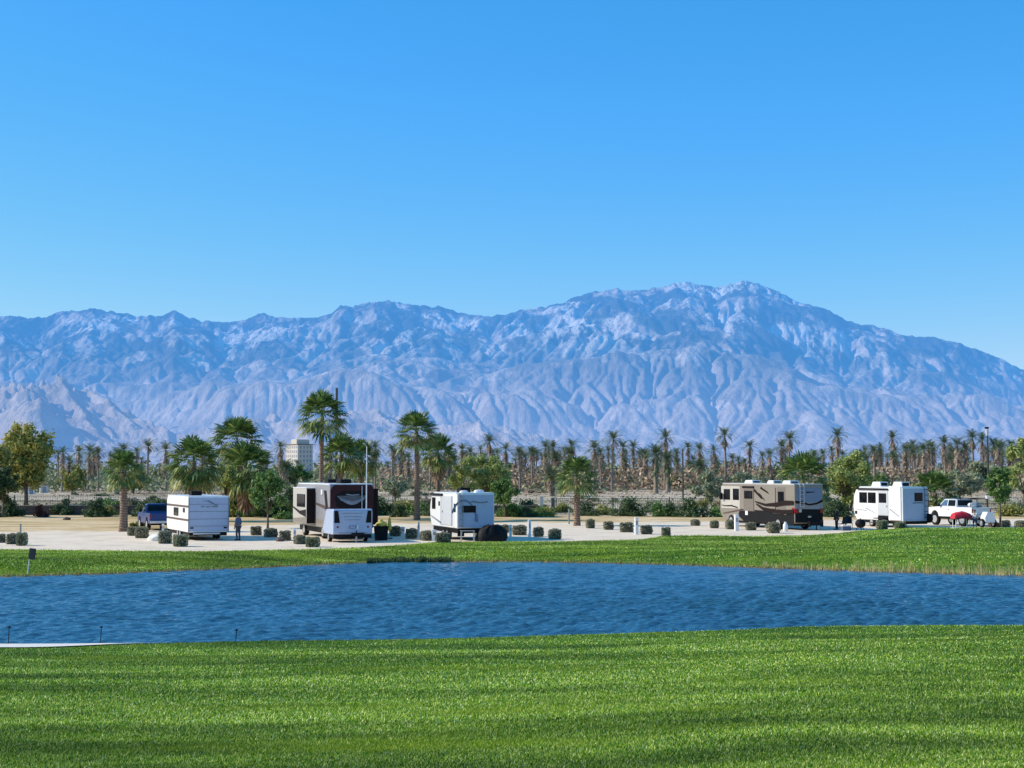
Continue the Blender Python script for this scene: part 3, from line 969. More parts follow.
prom_labels = {
    62: 'leftmost slim date palm just right of the big autumn tree', 88: 'date palm with ragged skirt left of the lone gravel palm', 122: 'date palm rising straight behind the lone gravel palm',
    147: 'shaggy brown-skirted date palm between the lone gravel palm and the bushy fan palm', 166: 'date palm at the left edge of the bushy fan palm', 280: 'date palm just left of the cream hotel',
    375: 'date palm right of the white flagpole', 402: 'date palm just left of the tall fan palm with sunlit trunk', 490: 'slim date palm standing highest above the pale green tree', 573: 'date palm crown directly behind the fan palm in the middle of the gravel',
    612: 'tallest date palm between the lone middle fan palm and the dark pole', 665: 'very tall date palm just left of the dark utility pole', 726: 'tall date palm over the grey scrubby tree left of the motorhome',
    750: 'date palm rising above the front half of the tan motorhome', 789: 'tall date palm above the middle of the tan motorhome roof', 838: 'tall slender date palm above the green tree right of the motorhome',
    894: 'tall date palm standing clear above the white trailer with ladder', 946: 'date palm above the roof rack of the white pickup, leftmost of the tall grove', 974: 'tallest date palm of the dense grove at the right',
    984: 'tall date palm directly left of the lamp mast at the right'}
BELT = []
for (px, ty, _) in prom:
    Y = random.uniform(330, 430) if px > 400 else random.uniform(300, 360)
    x = XY(px, Y); top = ZT(ty, Y) - tz(x, Y)
    pi = random.randrange(6)
    if ty < 436: pi = random.choice([0, 2, 1])
    s = top / (phs[pi] + 1.9)
    s_r = min(1.0, s * 1.1) / s
    o = place_copy(protos[pi], x, Y, s, random.uniform(0, 6.28), used, sx=min(1.15, max(.8, s_r)))
    if px in prom_labels: tag(o, prom_labels[px], 'palm tree', 'date palms of the far grove')
    else: tag(o, 'one of the closely ranked date palms whose heads line the far grove', 'palm tree', 'date palms of the far grove')
for k in range(26):
    px = random.uniform(60, 1030) if k % 3 else random.uniform(390, 720)
    Y = random.uniform(300, 470)
    mt = random.choice(['leaf_olive', 'leaf_grey', 'leaf_a', 'leaf_grey', 'leaf_olive'])
    x = XY(px, Y); h_ = ZT(random.uniform(458, 470), Y)
    BELT.append((px, Y, h_, mt))
nfill = 0
for k in range(175):
    px = random.choice([random.uniform(385, 1045)] * 6 + [random.uniform(55, 300)])
    if k < 40: px = random.uniform(840, 1045)
    Y = random.uniform(345, 520)
    ty = random.uniform(445, 462) if px < 880 else random.uniform(438, 458)
    x = XY(px, Y); top = ZT(ty, Y) - tz(x, Y)
    pi = random.choice([1, 3, 3, 4, 4, 0])
    s = top / (phs[pi] + 1.9)
    o = place_copy(protos[pi], x, Y, s, random.uniform(0, 6.28), used, sx=min(1.7, max(.9, .85 / s)))
    tag(o, 'low shaggy palm buried in the brown middle of the far grove', 'palm tree', 'low palms filling the far grove')

# two shaggy nearer date palms left of the pole
for (px, Y, ty, lab) in ((656, 300, 444, 'green shaggy date palm with fronds down to the ground left of the dark utility pole'),
                         (668, 315, 452, 'second shaggy green date palm squeezed against the dark utility pole'),
                         (700, 330, 462, 'short stubby date palm with brown skirt right of the dark utility pole'),
                         (285, 330, 462, 'short dense date palm below the cream hotel'), (552, 270, 472, 'stubby round palm with brown trunk left of the middle fan palm')):
    x = XY(px, Y); top = ZT(ty, Y)
    p = make_date_palm(top * .8, 2.7, int(px), 60, top * .55, thick=.5)
    for ch in p.children:
        if ch.name.startswith('dead_skirt') and px in (656, 668):
            ch.name = 'lower_fronds'; ch.data.materials.clear(); ch.data.materials.append(M['date'])
    p.location = (x, Y, tz(x, Y)); tag(p, lab, 'palm tree')

# ------------------------------------------------------------------ broadleaf trees & shrubs
def leaves_np(centers, radii, n, size, r, flat=1.0, shell=.35):
    """n leaf-sized faces spread through a set of clumps"""
    centers = np.array(centers, float); radii = np.array(radii, float)
    wgt = radii ** 2; wgt /= wgt.sum()
    ci = r.choice(len(centers), n, p=wgt)
    d = r.normal(size=(n, 3)); d /= np.linalg.norm(d, axis=1)[:, None]
    rr = radii[ci] * (1 - shell * r.random(n) ** .7) * r.normal(1, .10, n)
    P = centers[ci] + d * rr[:, None] * np.array([1, 1, flat])
    a = r.normal(size=(n, 3)); a /= np.linalg.norm(a, axis=1)[:, None]
    b_ = np.cross(a, d + r.normal(0, .7, (n, 3))); b_ /= np.linalg.norm(b_, axis=1)[:, None] + 1e-9
    s = size * r.uniform(.55, 1.4, n)[:, None]
    V = np.stack([P - a * s * .8, P + b_ * s * .35, P + a * s * .8, P - b_ * s * .35], 1)
    return V.reshape(-1, 3), np.arange(4 * n).reshape(-1, 4)


def make_tree(name, h, rx, z0, seed, mat, n=5000, leaf=.22, ncl=26, tr=.16, rz=None, low=.0, clr=.34, multi=1):
    """crown between z0 and h, half width rx"""
    r = np.random.default_rng(seed); rr = random.Random(seed)
    root = empty(name, (0, 0, 0))
    cz = (z0 + h) / 2; rzz = (h - z0) / 2
    cs, rs = [], []
    for k in range(ncl):
        while True:
            p = r.uniform(-1, 1, 3)
            if np.linalg.norm(p) < 1 and np.linalg.norm(p) > .25: break
        q = clr * rr.uniform(.65, 1.25)
        p = p * (1 - q * .6)
        if z0 < .2:      # shrubs: a dome that reaches the ground
            cs.append((p[0] * rx, p[1] * rx, max(.12, abs(p[2]) * h * .86 - .05))); rs.append(q * min(rx, h * .75) * 1.05)
        else:
            cs.append((p[0] * rx, p[1] * rx, cz + p[2] * rzz)); rs.append(q * min(rx, rzz) * 1.05)
    V, Fc = leaves_np(cs, rs, n, leaf, r, 1.0, .8)
    V[:, 2] = np.maximum(V[:, 2], .01)
    cr = link('crown', np_mesh('crown', V, Fc), mat, root)
    mb = MB()
    for q in range(multi):
        ox = 0 if multi == 1 else rr.uniform(-.25, .25)
        fork = (ox * 2, rr.uniform(-.1, .1), z0 * .8 + (.25 if z0 > .2 else .1) * rzz)
        mb.tube([(ox, 0, -.1), (ox * 1.4, .03, z0 * .4), fork], [tr * 1.3, tr, tr * .75], 8)
        for k in range(7):
            c_ = cs[rr.randrange(len(cs))]
            m_ = ((fork[0] + c_[0]) / 2, (fork[1] + c_[1]) / 2, fork[2] * .45 + c_[2] * .55 - .1 * abs(c_[0]))
            mb.tube([fork, m_, c_], [tr * .5, tr * .3, tr * .08], 5)
    mb.build('trunk', M['bark'], root, True)
    return root


def at_tree(px, Y, ytop, ybase_crown, halfw, seed, mat, lab, name='broadleaf_tree', cat='tree', n=5000, leaf=.2, ncl=26, tr=.16, group=None, clr=.34, multi=1):
    x = XY(px, Y); g = tz(x, Y)
    t_ = make_tree(name, ZT(ytop, Y) - g, halfw / F * Y, max(.05, ZT(ybase_crown, Y) - g), seed, M[mat], n, leaf, ncl, tr, clr=clr, multi=multi)
    t_.location = (x, Y, g)
    return tag(t_, lab, cat, group)


at_tree(26, 205, 419, 492, 27, 1, 'leaf_c', 'large round tree turning golden on its left side at the far left', n=17000, leaf=.30, ncl=60, tr=.3)
at_tree(-4, 190, 440, 500, 18, 2, 'leaf_olive', 'olive tree cut by the left edge behind the big autumn tree', n=4000, leaf=.3)
at_tree(3, 150, 466, 506, 17, 3, 'leaf_d', 'low dark green tree at the left edge of the photo', n=5000, leaf=.2, tr=.14)
at_tree(268, 121, 468, 518, 20, 4, 'leaf_a', 'small round green tree between the two square-shrub rows left of the maroon coach', n=6000, leaf=.15, ncl=34, tr=.09)
at_tree(226, 142, 460, 494, 13, 5, 'leaf_b', 'light green bushy tree behind the wide fan palm', n=3600, leaf=.16)
at_tree(480, 172, 452, 503, 38, 6, 'leaf_b', 'wide airy light green tree behind the small white trailer', n=11000, leaf=.20, ncl=60, tr=.14, clr=.25, multi=3)
at_tree(505, 150, 478, 507, 17, 7, 'leaf_a', 'darker green tree at the right end of the small white trailer', n=5000, leaf=.17, ncl=30, tr=.10)
at_tree(712, 215, 467, 500, 27, 8, 'leaf_grey', 'grey-green scrubby tree left of the tan motorhome', n=6000, leaf=.24, ncl=34, clr=.3, multi=3)
at_tree(848, 172, 449, 508, 26, 9, 'leaf_b', 'big light green tree between the motorhome and the white trailer with ladder', n=10000, leaf=.22, ncl=50, tr=.16, multi=3, clr=.28)
at_tree(880, 185, 452, 508, 17, 10, 'leaf_a', 'green tree behind the roof of the white trailer with ladder', n=6000, leaf=.22)
at_tree(822, 190, 468, 510, 10, 19, 'leaf_a', 'small green tree just right of the motorhome', n=2500, leaf=.22)
at_tree(1000, 124, 463, 506, 14.5, 11, 'leaf_a', 'small round tree with a reddish trunk right of the white pickup', n=6500, leaf=.15, ncl=34, tr=.10)
at_tree(1024, 170, 432, 500, 20, 12, 'leaf_b', 'tall light green tree cut by the right edge', n=7000, leaf=.22, ncl=40, clr=.28)
at_tree(960, 230, 470, 497, 24, 13, 'leaf_grey', 'pale grey-green bush mass behind the white pickup', n=5000, leaf=.26, name='shrub', cat='bush')
at_tree(395, 215, 474, 498, 15, 14, 'leaf_grey', 'grey-green bush behind the tall fan palm with sunlit trunk', n=2600, leaf=.24, name='shrub', cat='bush')
at_tree(300, 190, 470, 506, 22, 15, 'leaf_d', 'dark green bush below the cream hotel', n=4600, leaf=.22, name='shrub', cat='bush')
at_tree(256, 175, 470, 506, 18, 16, 'leaf_a', 'green bush filling the gap right of the wide fan palm', n=3600, leaf=.22, name='shrub', cat='bush')
at_tree(560, 300, 470, 491, 16, 17, 'leaf_olive', 'olive bush beyond the fence left of the middle fan palm', n=2200, leaf=.3, name='shrub', cat='bush')
at_tree(745, 260, 470, 494, 16, 18, 'leaf_grey', 'grey bush peeping over the front of the tan motorhome', n=2600, leaf=.3, name='shrub', cat='bush')

names_b = {'leaf_olive': 'olive bushy tree standing among the trunks of the far palms', 'leaf_grey': 'grey-green bushy tree standing among the trunks of the far palms', 'leaf_a': 'fresh green bushy tree standing among the trunks of the far palms'}
bproto = {}
for (px, Y, h_, mt) in BELT:
    if mt not in bproto: bproto[mt] = o = make_tree('bushy_tree', 6.0, 4.0, .3, 300 + len(bproto), M[mt], 2600, .42, 26, .15, clr=.36, multi=2)
    else: o = copy_tree(bproto[mt])
    x = XY(px, Y); s_ = h_ / 6.0
    o.location = (x, Y, tz(x, Y)); o.rotation_euler = (0, 0, random.uniform(0, 6.28)); o.scale = (s_ * random.uniform(.7, 1.2), s_ * random.uniform(.7, 1.2), s_)
    tag(o, names_b[mt], 'tree', 'bushy trees among the far palms')

def at_bush(px, yb, yt, halfw, seed, mat, lab, name='shrub', n=2600, leaf=.13, cat='bush', group=None, ncl=18):
    x, Y = G(px, yb); g = tz(x, Y)
    t_ = make_tree(name, ZT(yt, Y) - g, halfw / F * Y, .05, seed, M[mat], n, leaf, ncl, .04, clr=.42)
    t_.location = (x, Y, g)
    return tag(t_, lab, cat, group)

at_bush(65, 514.5, 493, 15, 31, 'leaf_d', 'large dark round shrub against the brown wall at the left', n=5000)
at_bush(40, 517, 499, 9, 32, 'redbrush', 'reddish dead shrub in front of the brown wall', n=1600)
at_bush(138, 527, 519, 12, 33, 'leaf_olive', 'low yellow-green mound behind the lone gravel palm', n=1700)
at_bush(137, 514, 495, 13, 34, 'leaf_d', 'dark shrub behind the blue pickup by the wall', n=3000)
at_bush(112, 509, 493, 13, 35, 'leaf_a', 'green shrub just left of the lone gravel palm trunk', n=2400)
at_bush(285, 519, 507, 16, 36, 'leaf_a', 'low bright green bush left of the maroon coach front', n=2400)
at_bush(606, 514.5, 500, 15, 37, 'leaf_olive', 'yellow-green round bush in the middle against the fence', n=3200)
at_bush(562, 512, 495, 11, 38, 'leaf_olive', 'yellow-green bush left of the middle fan palm', n=2400)
at_bush(650, 512, 498, 13, 39, 'brushgreen', 'grey scrub bush at the fence left of the dark pole', n=2000)
at_bush(704, 509, 494, 16, 40, 'leaf_olive', 'yellow-green bush under the grey scrubby tree', n=3600)
at_bush(527, 512, 494, 14, 41, 'leaf_d', 'dark shrub right of the small white trailer', n=3000)
at_bush(400, 512, 498, 14, 42, 'leaf_d', 'dark low shrub left of the tall palm trunk', n=2400)
at_bush(455, 516, 502, 12, 43, 'leaf_olive', 'low olive shrub behind the small white trailer roof', n=2200)
at_bush(838, 511, 497, 18, 44, 'leaf_d', 'dark bush beneath the big light green tree', n=3200)
at_bush(1016, 512, 497, 12, 45, 'leaf_grey', 'grey-green bush at the right edge behind the small round tree', n=2000)
at_bush(208, 508, 490, 14, 46, 'leaf_d', 'dark shrub behind the roof of the striped white trailer', n=2400)

wl = ['rounded dark shrub against the brown block wall behind the campsites', 'loose green shrub against the brown block wall behind the campsites', 'olive shrub against the brown block wall behind the campsites']
wp = [make_tree('wall_shrub', 1.9, 1.4, .03, 90 + q, M[mt], 2200, .13, 16, .04, clr=.42) for q, mt in enumerate(['leaf_d', 'leaf_a', 'leaf_olive'])]
seenw = set()
for k, px in enumerate([-8, 8, 95, 103, 144, 150, 157, 162, 172, 210, 216, 226, 242, 269, 281, 376, 402, 418, 434, 446, 508, 528, 539, 590, 668, 690, 834, 950, 968, 1012, 220, 232, 250, 262, 275, 292, 384, 392, 410, 428, 440, 452, 515, 522, 533, 545, 628, 672, 720]):
    q = random.choice([0, 0, 1, 2]); key = wp[q]
    if q not in seenw: seenw.add(q); o = key
    else: o = copy_tree(key)
    Y = random.uniform(150, 156.5); x = XY(px + random.uniform(-3, 3), Y); s_ = random.uniform(.65, 1.35)
    o.location = (x, Y, tz(x, Y)); o.rotation_euler = (0, 0, random.uniform(0, 6.28)); o.scale = (s_ * random.uniform(.9, 1.5), s_, s_)
    tag(o, wl[q], 'bush', 'shrubs along the block wall')

# wild scrub between fence and grove: individual bushes of three kinds
scr = []
for q, mt in enumerate(['brushgreen', 'leaf_grey', 'brush', 'brushgreen']):
    t_ = make_tree('desert_shrub', 1.7, 1.5, .03, 60 + q, M[mt], 900, .2, 12, .04, clr=.42)
    scr.append(t_)
used2 = set()
slab = ['dark green desert shrub on the dry flat beyond the fence', 'pale grey desert shrub on the dry flat beyond the fence', 'dry brown desert shrub on the dry flat beyond the fence', 'dark green desert shrub on the dry flat beyond the fence']
for k in range(64):
    px = random.uniform(-20, 1040)
    q = random.choice([0, 0, 1, 2, 2, 3])
    Y = random.uniform(166, 225) if k % 2 else random.uniform(265, 345)
    x = XY(px, Y)
    key = scr[q]
    if key.name not in used2: used2.add(key.name); o = key
    else: o = copy_tree(key)
    s = random.uniform(.55, 1.25)
    o.location = (x, Y, tz(x, Y)); o.rotation_euler = (0, 0, random.uniform(0, 6.28)); o.scale = (s * random.uniform(1, 1.8), s, s * random.uniform(.7, 1))
    tag(o, slab[q], 'bush', 'desert shrubs beyond the fence')

# scrub mass under the grove
def scatter_leaves(name, n, px0, px1, y0, y1, hmax, size, mat, seed, clump=.02, lab='', cat='brush', thr=.45):
    r = np.random.default_rng(seed)
    px = r.uniform(px0, px1, n * 3); Y = r.uniform(y0, y1, n * 3)
    X = (px - 512) / F * Y
    f = vnoise(None, clump * 4, seed, 3, .5, False, X + 3000, Y + 100)
    k = f > thr
    X, Y, f = X[k][:n], Y[k][:n], f[k][:n]
    n = len(X)
    top = hmax * np.clip((f - thr) * 6, .15, 1)
    Z = terrain(X, Y) + r.random(n) ** 1.3 * top
    P = np.stack([X, Y, Z], -1)
    a = r.normal(size=(n, 3)); a[:, 2] *= .8; a /= np.linalg.norm(a, axis=1)[:, None]
    b_ = np.cross(a, r.normal(size=(n, 3))); b_ /= np.linalg.norm(b_, axis=1)[:, None]
    s = size * r.uniform(.5, 1.5, n)[:, None]
    V = np.stack([P - a * s, P + b_ * s * .45, P + a * s, P - b_ * s * .45], 1).reshape(-1, 3)
    o = link(name, np_mesh(name, V, np.arange(4 * n).reshape(-1, 4)), mat)
    return tag(o, lab, cat, kind='stuff')

scatter_leaves('underbrush', 46000, 380, 1080, 350, 520, 5.2, .55, M['brush'], 71, .012, 'brown undergrowth of dead fronds beneath the far grove', thr=.40)
scatter_leaves('underbrush', 24000, -60, 1080, 320, 640, 3.4, .6, M['brushgreen'], 72, .012, 'grey-green scrub mixed under the far palms', thr=.42)
scatter_leaves('distant_woods', 26000, -120, 1150, 640, 1400, 9.0, 1.5, M['brushgreen'], 73, .004, 'low far-off line of trees at the foot of the mountains', thr=.40)
scatter_leaves('ground_cover', 11000, -60, 1080, 160, 235, .9, .14, M['brushgreen'], 74, .03, 'low weedy growth just beyond the fence', thr=.46)
scatter_leaves('ground_cover', 7000, -60, 1080, 262, 340, 1.0, .2, M['brush'], 75, .03, 'low dry weeds beyond the pale dirt road', thr=.48)

# ------------------------------------------------------------------ clipped square shrubs
def make_hedge(seed, mat):
    r = np.random.default_rng(seed)
    n = 1500
    P = r.uniform(-1, 1, (n, 3)); ax = r.integers(0, 3, n); sg = r.choice([-1, 1], n)
    P[np.arange(n), ax] = sg * (1 - .12 * r.random(n) ** 2)
    nrm = np.linalg.norm(P, axis=1)
    P *= np.where(nrm > 1.35, 1.35 / nrm, 1)[:, None]
    P = P * np.array([.5, .5, .46]) + np.array([0, 0, .48])
    P += .05 * np.sin(P[:, [1, 2, 0]] * 8 + seed) + .02 * np.sin(P[:, [2, 0, 1]] * 23 + seed)
    a = r.normal(size=(n, 3)); a /= np.linalg.norm(a, axis=1)[:, None]
    b_ = np.cross(a, r.normal(size=(n, 3))); b_ /= np.linalg.norm(b_, axis=1)[:, None]
    s = .065 * r.uniform(.5, 1.5, n)[:, None]
    V = np.stack([P - a * s, P + b_ * s * .5, P + a * s, P - b_ * s * .5], 1).reshape(-1, 3)
    root = empty('clipped_shrub', (0, 0, 0))
    link('foliage', np_mesh('foliage', V, np.arange(4 * n).reshape(-1, 4)), M[mat], root)
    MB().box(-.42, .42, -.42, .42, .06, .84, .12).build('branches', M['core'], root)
    return root


hp = [make_hedge(k, 'leaf_hedge') for k in (0, 1, 7)] + [make_hedge(5, 'leaf_grey')]
hused = set()
def row(desc, items, group='clipped square shrubs along the campsites'):
    names = ['first', 'second', 'third', 'fourth', 'fifth', 'sixth', 'seventh']
    for k, it in enumerate(items):
        px, yb, wpx, hpx = it[:4]
        q = it[4] if len(it) > 4 else random.randrange(3)
        x, y = G(px, yb)
        key = hp[q]
        if key.name not in hused: hused.add(key.name); o = key
        else: o = copy_tree(key)
        w_ = wpx / F * y; h_ = hpx / F * y
        y2 = y + w_ * .4
        o.location = (x * y2 / y, y2, tz(x, y2)); o.rotation_euler = (0, 0, R(random.uniform(-12, 30)))
        o.scale = (w_ * random.uniform(.84, .96), w_ * random.uniform(.84, 1.0), h_ * random.uniform(.92, 1.06))
        tag(o, 'clipped square shrub, %s from the left %s' % (names[k], desc), 'bush', group)

row('in the cluster at the left edge', [(1, 543, 9, 9), (12, 544.5, 11, 12), (21.5, 546, 11, 13, 3)])
row('near the striped white trailer', [(133, 536, 11, 10), (142, 538.5, 13, 11), (165, 544, 14, 13), (180, 547, 14, 13, 3)])
row('in the row left of the coach', [(256, 535.5, 11, 9), (271, 537.5, 12, 10), (285, 541, 12, 11), (300, 544.5, 11, 9), (312.5, 547.5, 13, 11, 3)])
row('directly left of the small trailer', [(395, 536.5, 11, 10), (411.5, 539, 12, 11), (427, 541, 12, 11), (443, 543.5, 16, 11)])
row('directly right of the small trailer', [(504.5, 533, 9, 9), (519.5, 535.5, 15, 10), (538.5, 537, 11, 10), (555, 539.5, 12, 11)])
row('right of the middle fan palm', [(590.5, 528.5, 9, 9), (608.5, 530, 10, 9), (626.5, 532.5, 13, 11), (646.5, 534.5, 11, 10), (666, 536.5, 10, 10)])
row('in front of the tan motorhome', [(695.5, 526, 8, 7), (714.5, 528.5, 9, 8), (731, 529.5, 10, 9), (751, 530.5, 10, 8), (773.5, 533.5, 12, 11)])
row('in front of the rightmost trailer', [(882, 532, 10, 11, 3), (900, 531, 10, 8, 3)])
row('right of the white pickup', [(1006, 527.5, 8, 7), (1021, 528.5, 10, 8)])

# ------------------------------------------------------------------ vehicles
def poly_side(parent, name, pts, x, mat, th=.012):
    return MB().prism(pts, 'x', x - th, x).build(name, mat, parent)


def poly_rear(parent, name, pts, y, mat, th=.012):
    return MB().prism(pts, 'y', y - th, y).build(name, mat, parent)


def side_window(parent, y0, y1, z0, z1, x, name='window', fr='black'):
    f_ = MB().box(x - .030, x + .01, y0 - .05, y1 + .05, z0 - .05, z1 + .05, .012).build(name, M[fr], parent)
    MB().box(x - .042, x - .024, y0, y1, z0, z1, .006).build('pane', M['glass'], f_)
    return f_


def rear_window(parent, x0, x1, z0, z1, y=0.0, name='window', fr='black'):
    f_ = MB().box(x0 - .05, x1 + .05, y - .030, y + .01, z0 - .05, z1 + .05, .012).build(name, M[fr], parent)
    MB().box(x0, x1, y - .042, y - .024, z0, z1, .006).build('pane', M['glass'], f_)
    return f_


def wheel(parent, x, y, r=.36, wd=.24, name='wheel', rim='silver'):
    o = MB().lathe_x([(-wd / 2, r * .62), (-wd / 2, r * .93), (-wd * .38, r), (wd * .38, r), (wd / 2, r * .93), (wd / 2, r * .62)], x, y, r, 24).build(name, M['rubber'], parent)
    mb = MB()
    for sg in (-1, 1):
        a = sg * (wd / 2 + .004)
        mb.lathe_x([(a - .012, r * .60), (a + .012, r * .60), (a + .012 * sg + .02 * sg, r * .22)] if sg > 0 else [(a - .03, r * .22), (a - .012, r * .60), (a + .012, r * .60)], x, y, r, 18)
    mb.build('rim', M[rim], o)
    return o


def ladder(parent, xs, z0, z1, y=0.0, n=6, mat='grey'):
    mb = MB()
    for x in xs:
        mb.tube([(x, y - .01, z0), (x, y - .10, z0 + .08), (x, y - .10, z1 - .1), (x, y + .12, z1 + .04)], .024, 6)
    for k in range(n):
        z = z0 + .12 + (z1 - z0 - .3) * k / (n - 1)
        mb.tube([(xs[0], y - .10, z), (xs[1], y - .10, z)], .024, 6)
    return mb.build('ladder', M[mat], parent)


def ac_unit(parent, x, y, z, mat='white', w=.7, l=1.0, h=.33):
    a = MB().prism([(y - l / 2, z), (y - l / 2 + .06, z + h), (y + l / 2 - .2, z + h), (y + l / 2, z + .08), (y + l / 2, z)], 'x', x - w / 2, x + w / 2, .03).build('air_conditioner', M[mat], parent)
    MB().box(x - w / 2 + .1, x + w / 2 - .1, y - l / 2 - .006, y - l / 2 + .05, z + .08, z + h - .08).build('grille', M['black'], a)
    return a


def rig_at(px, yb, w, rz, corner='left'):
    """ground point of the rear centre from where the rear left corner stands"""
    x, y = G(px, yb)
    ca, sa = math.cos(rz), math.sin(rz)
    return (x + ca * w / 2, y + sa * w / 2)


def coach_body(root, w, L, zb, zt, mat, front='flat', name='body', bev=.07):
    if front == 'flat': pr = [(0, zb), (L - .25, zb), (L, zb + .5), (L, zt - .35), (L - .35, zt), (0, zt)]
    elif front == 'curve': pr = [(0, zb), (L - .5, zb), (L - .15, zb + .45), (L, zb + 1.1), (L - .12, zt - .7), (L - .45, zt - .22), (L - 1.0, zt), (0, zt)]
    elif front == 'nose': pr = [(0, zb), (L - 2.6, zb), (L - 2.4, zb + 1.0), (L - .3, zb + 1.1), (L, zb + 1.6), (L - .35, zt - .3), (L - .9, zt), (0, zt)]
    return MB().prism(pr, 'x', -w / 2, w / 2, bev, 3).build(name, M[mat], root)


# --- striped white travel trailer (left)
a1 = R(23.5)
w = 2.72
p = rig_at(188, 541, w, a1)
t1 = empty('travel_trailer', (*p, tz(*p)), a1, 'white travel trailer with two brown side stripes and horizontal lines on its rear', 'trailer')
L = 7.6; zb, zt = .55, 2.93
coach_body(t1, w, L, zb, zt, 'white', 'flat')
for z in (.95, 1.42, 1.92, 2.40): poly_rear(t1, 'seam', [(-w / 2 + .06, z), (w / 2 - .06, z), (w / 2 - .06, z + .034), (-w / 2 + .06, z + .034)], -.006, M['greyline'])
poly_rear(t1, 'rear_panel', [(-w / 2 + .05, zb + .08), (w / 2 - .05, zb + .08), (w / 2 - .05, zt - .08), (-w / 2 + .05, zt - .08)], .004, M['rear_shade'], .010)  # thin sheet that paints the rear's blue shade over the white body
for x in (-w / 2 + .03, w / 2 - .03):
    MB().box(x - .035, x + .035, -.02, .03, zb, zt - .05, .01).build('corner_trim', M['greyline'], t1)
for k, (xx, z) in enumerate([(-.55, 2.22), (-.2, 2.2), (.15, 2.23), (.35, 2.2)]):
    poly_rear(t1, 'marking', [(xx, z), (xx + .24, z + .01), (xx + .28, z + .09), (xx + .03, z + .08)], -.006, M['greyline'], .02)
poly_rear(t1, 'marking', [(-.5, 2.62), (-.1, 2.6), (.5, 2.30), (.62, 2.34), (0, 2.68)], -.006, M['bluegrey'], .018)
for z0, z1 in ((2.20, 2.34), (1.30, 1.44)): poly_side(t1, 'stripe', [(.03, z0), (L - .15, z0), (L - .15, z1), (.03, z1)], -w / 2 + .001, M['brown'], .016)
side_window(t1, 3.4, 4.9, 1.62, 2.08, -w / 2)
side_window(t1, 1.2, 1.7, 1.9, 2.1, -w / 2)
for x in (-1.12, 1.12): MB().box(x - .11, x + .11, -.035, .01, .80, .90, .012).build('tail_light', M['black'], t1)
MB().box(-1.05, .75, -.16, -.04, .42, .53, .02).build('bumper', M['offwhite'], t1)
MB().box(-w / 2 + .1, w / 2 - .1, .1, L - .6, .32, .56, .02).build('chassis', M['black'], t1)
for x in (-w / 2 + .13, w / 2 - .13):
    for y in (2.8, 3.65): wheel(t1, x, y)
MB().tube([(0, L - .3, .5), (0, L + 1.2, .5)], .06, 8).build('tow_bar', M['black'], t1)
ac_unit(t1, -.3, 3.0, zt - .01, 'black', .7, 1.0, .34)
MB().prism([(-.45, .1), (.45, .1), (.45, .35), (-.45, .35)], 'x', -w / 2 + .02, -w / 2 + .06).build('step', M['grey'], t1).location = (0, 2.0, 0)
MB().box(-w / 2 - .02, w / 2 + .02, .1, L - .4, zt - .03, zt + .035, .02).build('roof', M['white2'], t1)

# --- maroon coach
a2 = R(21)
w = 3.05
p = rig_at(329.5, 540, w, a2)
t2 = empty('motor_coach', (*p, tz(*p)), a2, 'big maroon-ended coach with a grey mask-like graphic and a tan slide-out', 'camper')
L = 10.5; zb, zt = .75, 3.72
coach_body(t2, w, L, zb, zt, 'palegraphic', 'curve')
poly_rear(t2, 'rear_cap', [(-w / 2 + .02, zb + .05), (w / 2 - .02, zb + .05), (w / 2 - .02, zt - .22), (w / 2 - .22, zt - .03), (-w / 2 + .3, zt - .02), (-w / 2 + .03, zt - .35)], .01, M['maroon'], .07)
poly_rear(t2, 'windscreen_panel', [(-1.1, 2.3), (-.7, 2.02), (.7, 2.02), (1.1, 2.3), (1.18, 2.95), (.7, 3.28), (-.7, 3.28), (-1.18, 2.95)], -.058, M['darkbrown'], .02)
tt = np.linspace(-1, 1, 15)
poly_rear(t2, 'graphic', [(1.08 * q, 2.34 + .62 * abs(q) ** 1.7) for q in tt] + [(1.0 * q, 2.66 + .30 * abs(q) ** 1.2 - .10 * math.cos(q * 7)) for q in tt[::-1]], -.076, M['palegraphic'], .015)
for sg in (-1, 1): poly_rear(t2, 'graphic', [(sg * .80, 2.74), (sg * .30, 2.56), (sg * .34, 2.50), (sg * .84, 2.66)][::sg], -.09, M['greyline'], .012)
poly_rear(t2, 'marking', [(-.42, 3.02), (0, 2.96), (.5, 3.0), (.5, 3.07), (0, 3.04), (-.42, 3.09)], -.076, M['palegraphic'], .015)
poly_rear(t2, 'stripe', [(-w / 2 + .05, 1.9), (w / 2 - .05, 1.75), (w / 2 - .05, 1.62), (-w / 2 + .05, 1.72)], -.058, M['redlens'], .014)
# rear part of the lit side
poly_side(t2, 'stripe', [(.1, 1.0), (.6, 1.0), (1.6, 3.3), (.9, 3.3)], -w / 2 + .001, M['darkbrown'], .02)
poly_side(t2, 'stripe', [(.05, .8), (3.8, .8), (3.8, 1.35), (.05, 1.2)], -w / 2 + .001, M['tan'], .016)
poly_side(t2, 'stripe', [(.05, 1.9), (3.9, 2.3), (3.9, 2.45), (.05, 2.2)], -w / 2 + .001, M['brown'], .018)
MB().box(-w / 2 - .06, -w / 2 + .01, 1.9, 2.3, 3.0, 3.35, .02).build('vent', M['white'], t2)
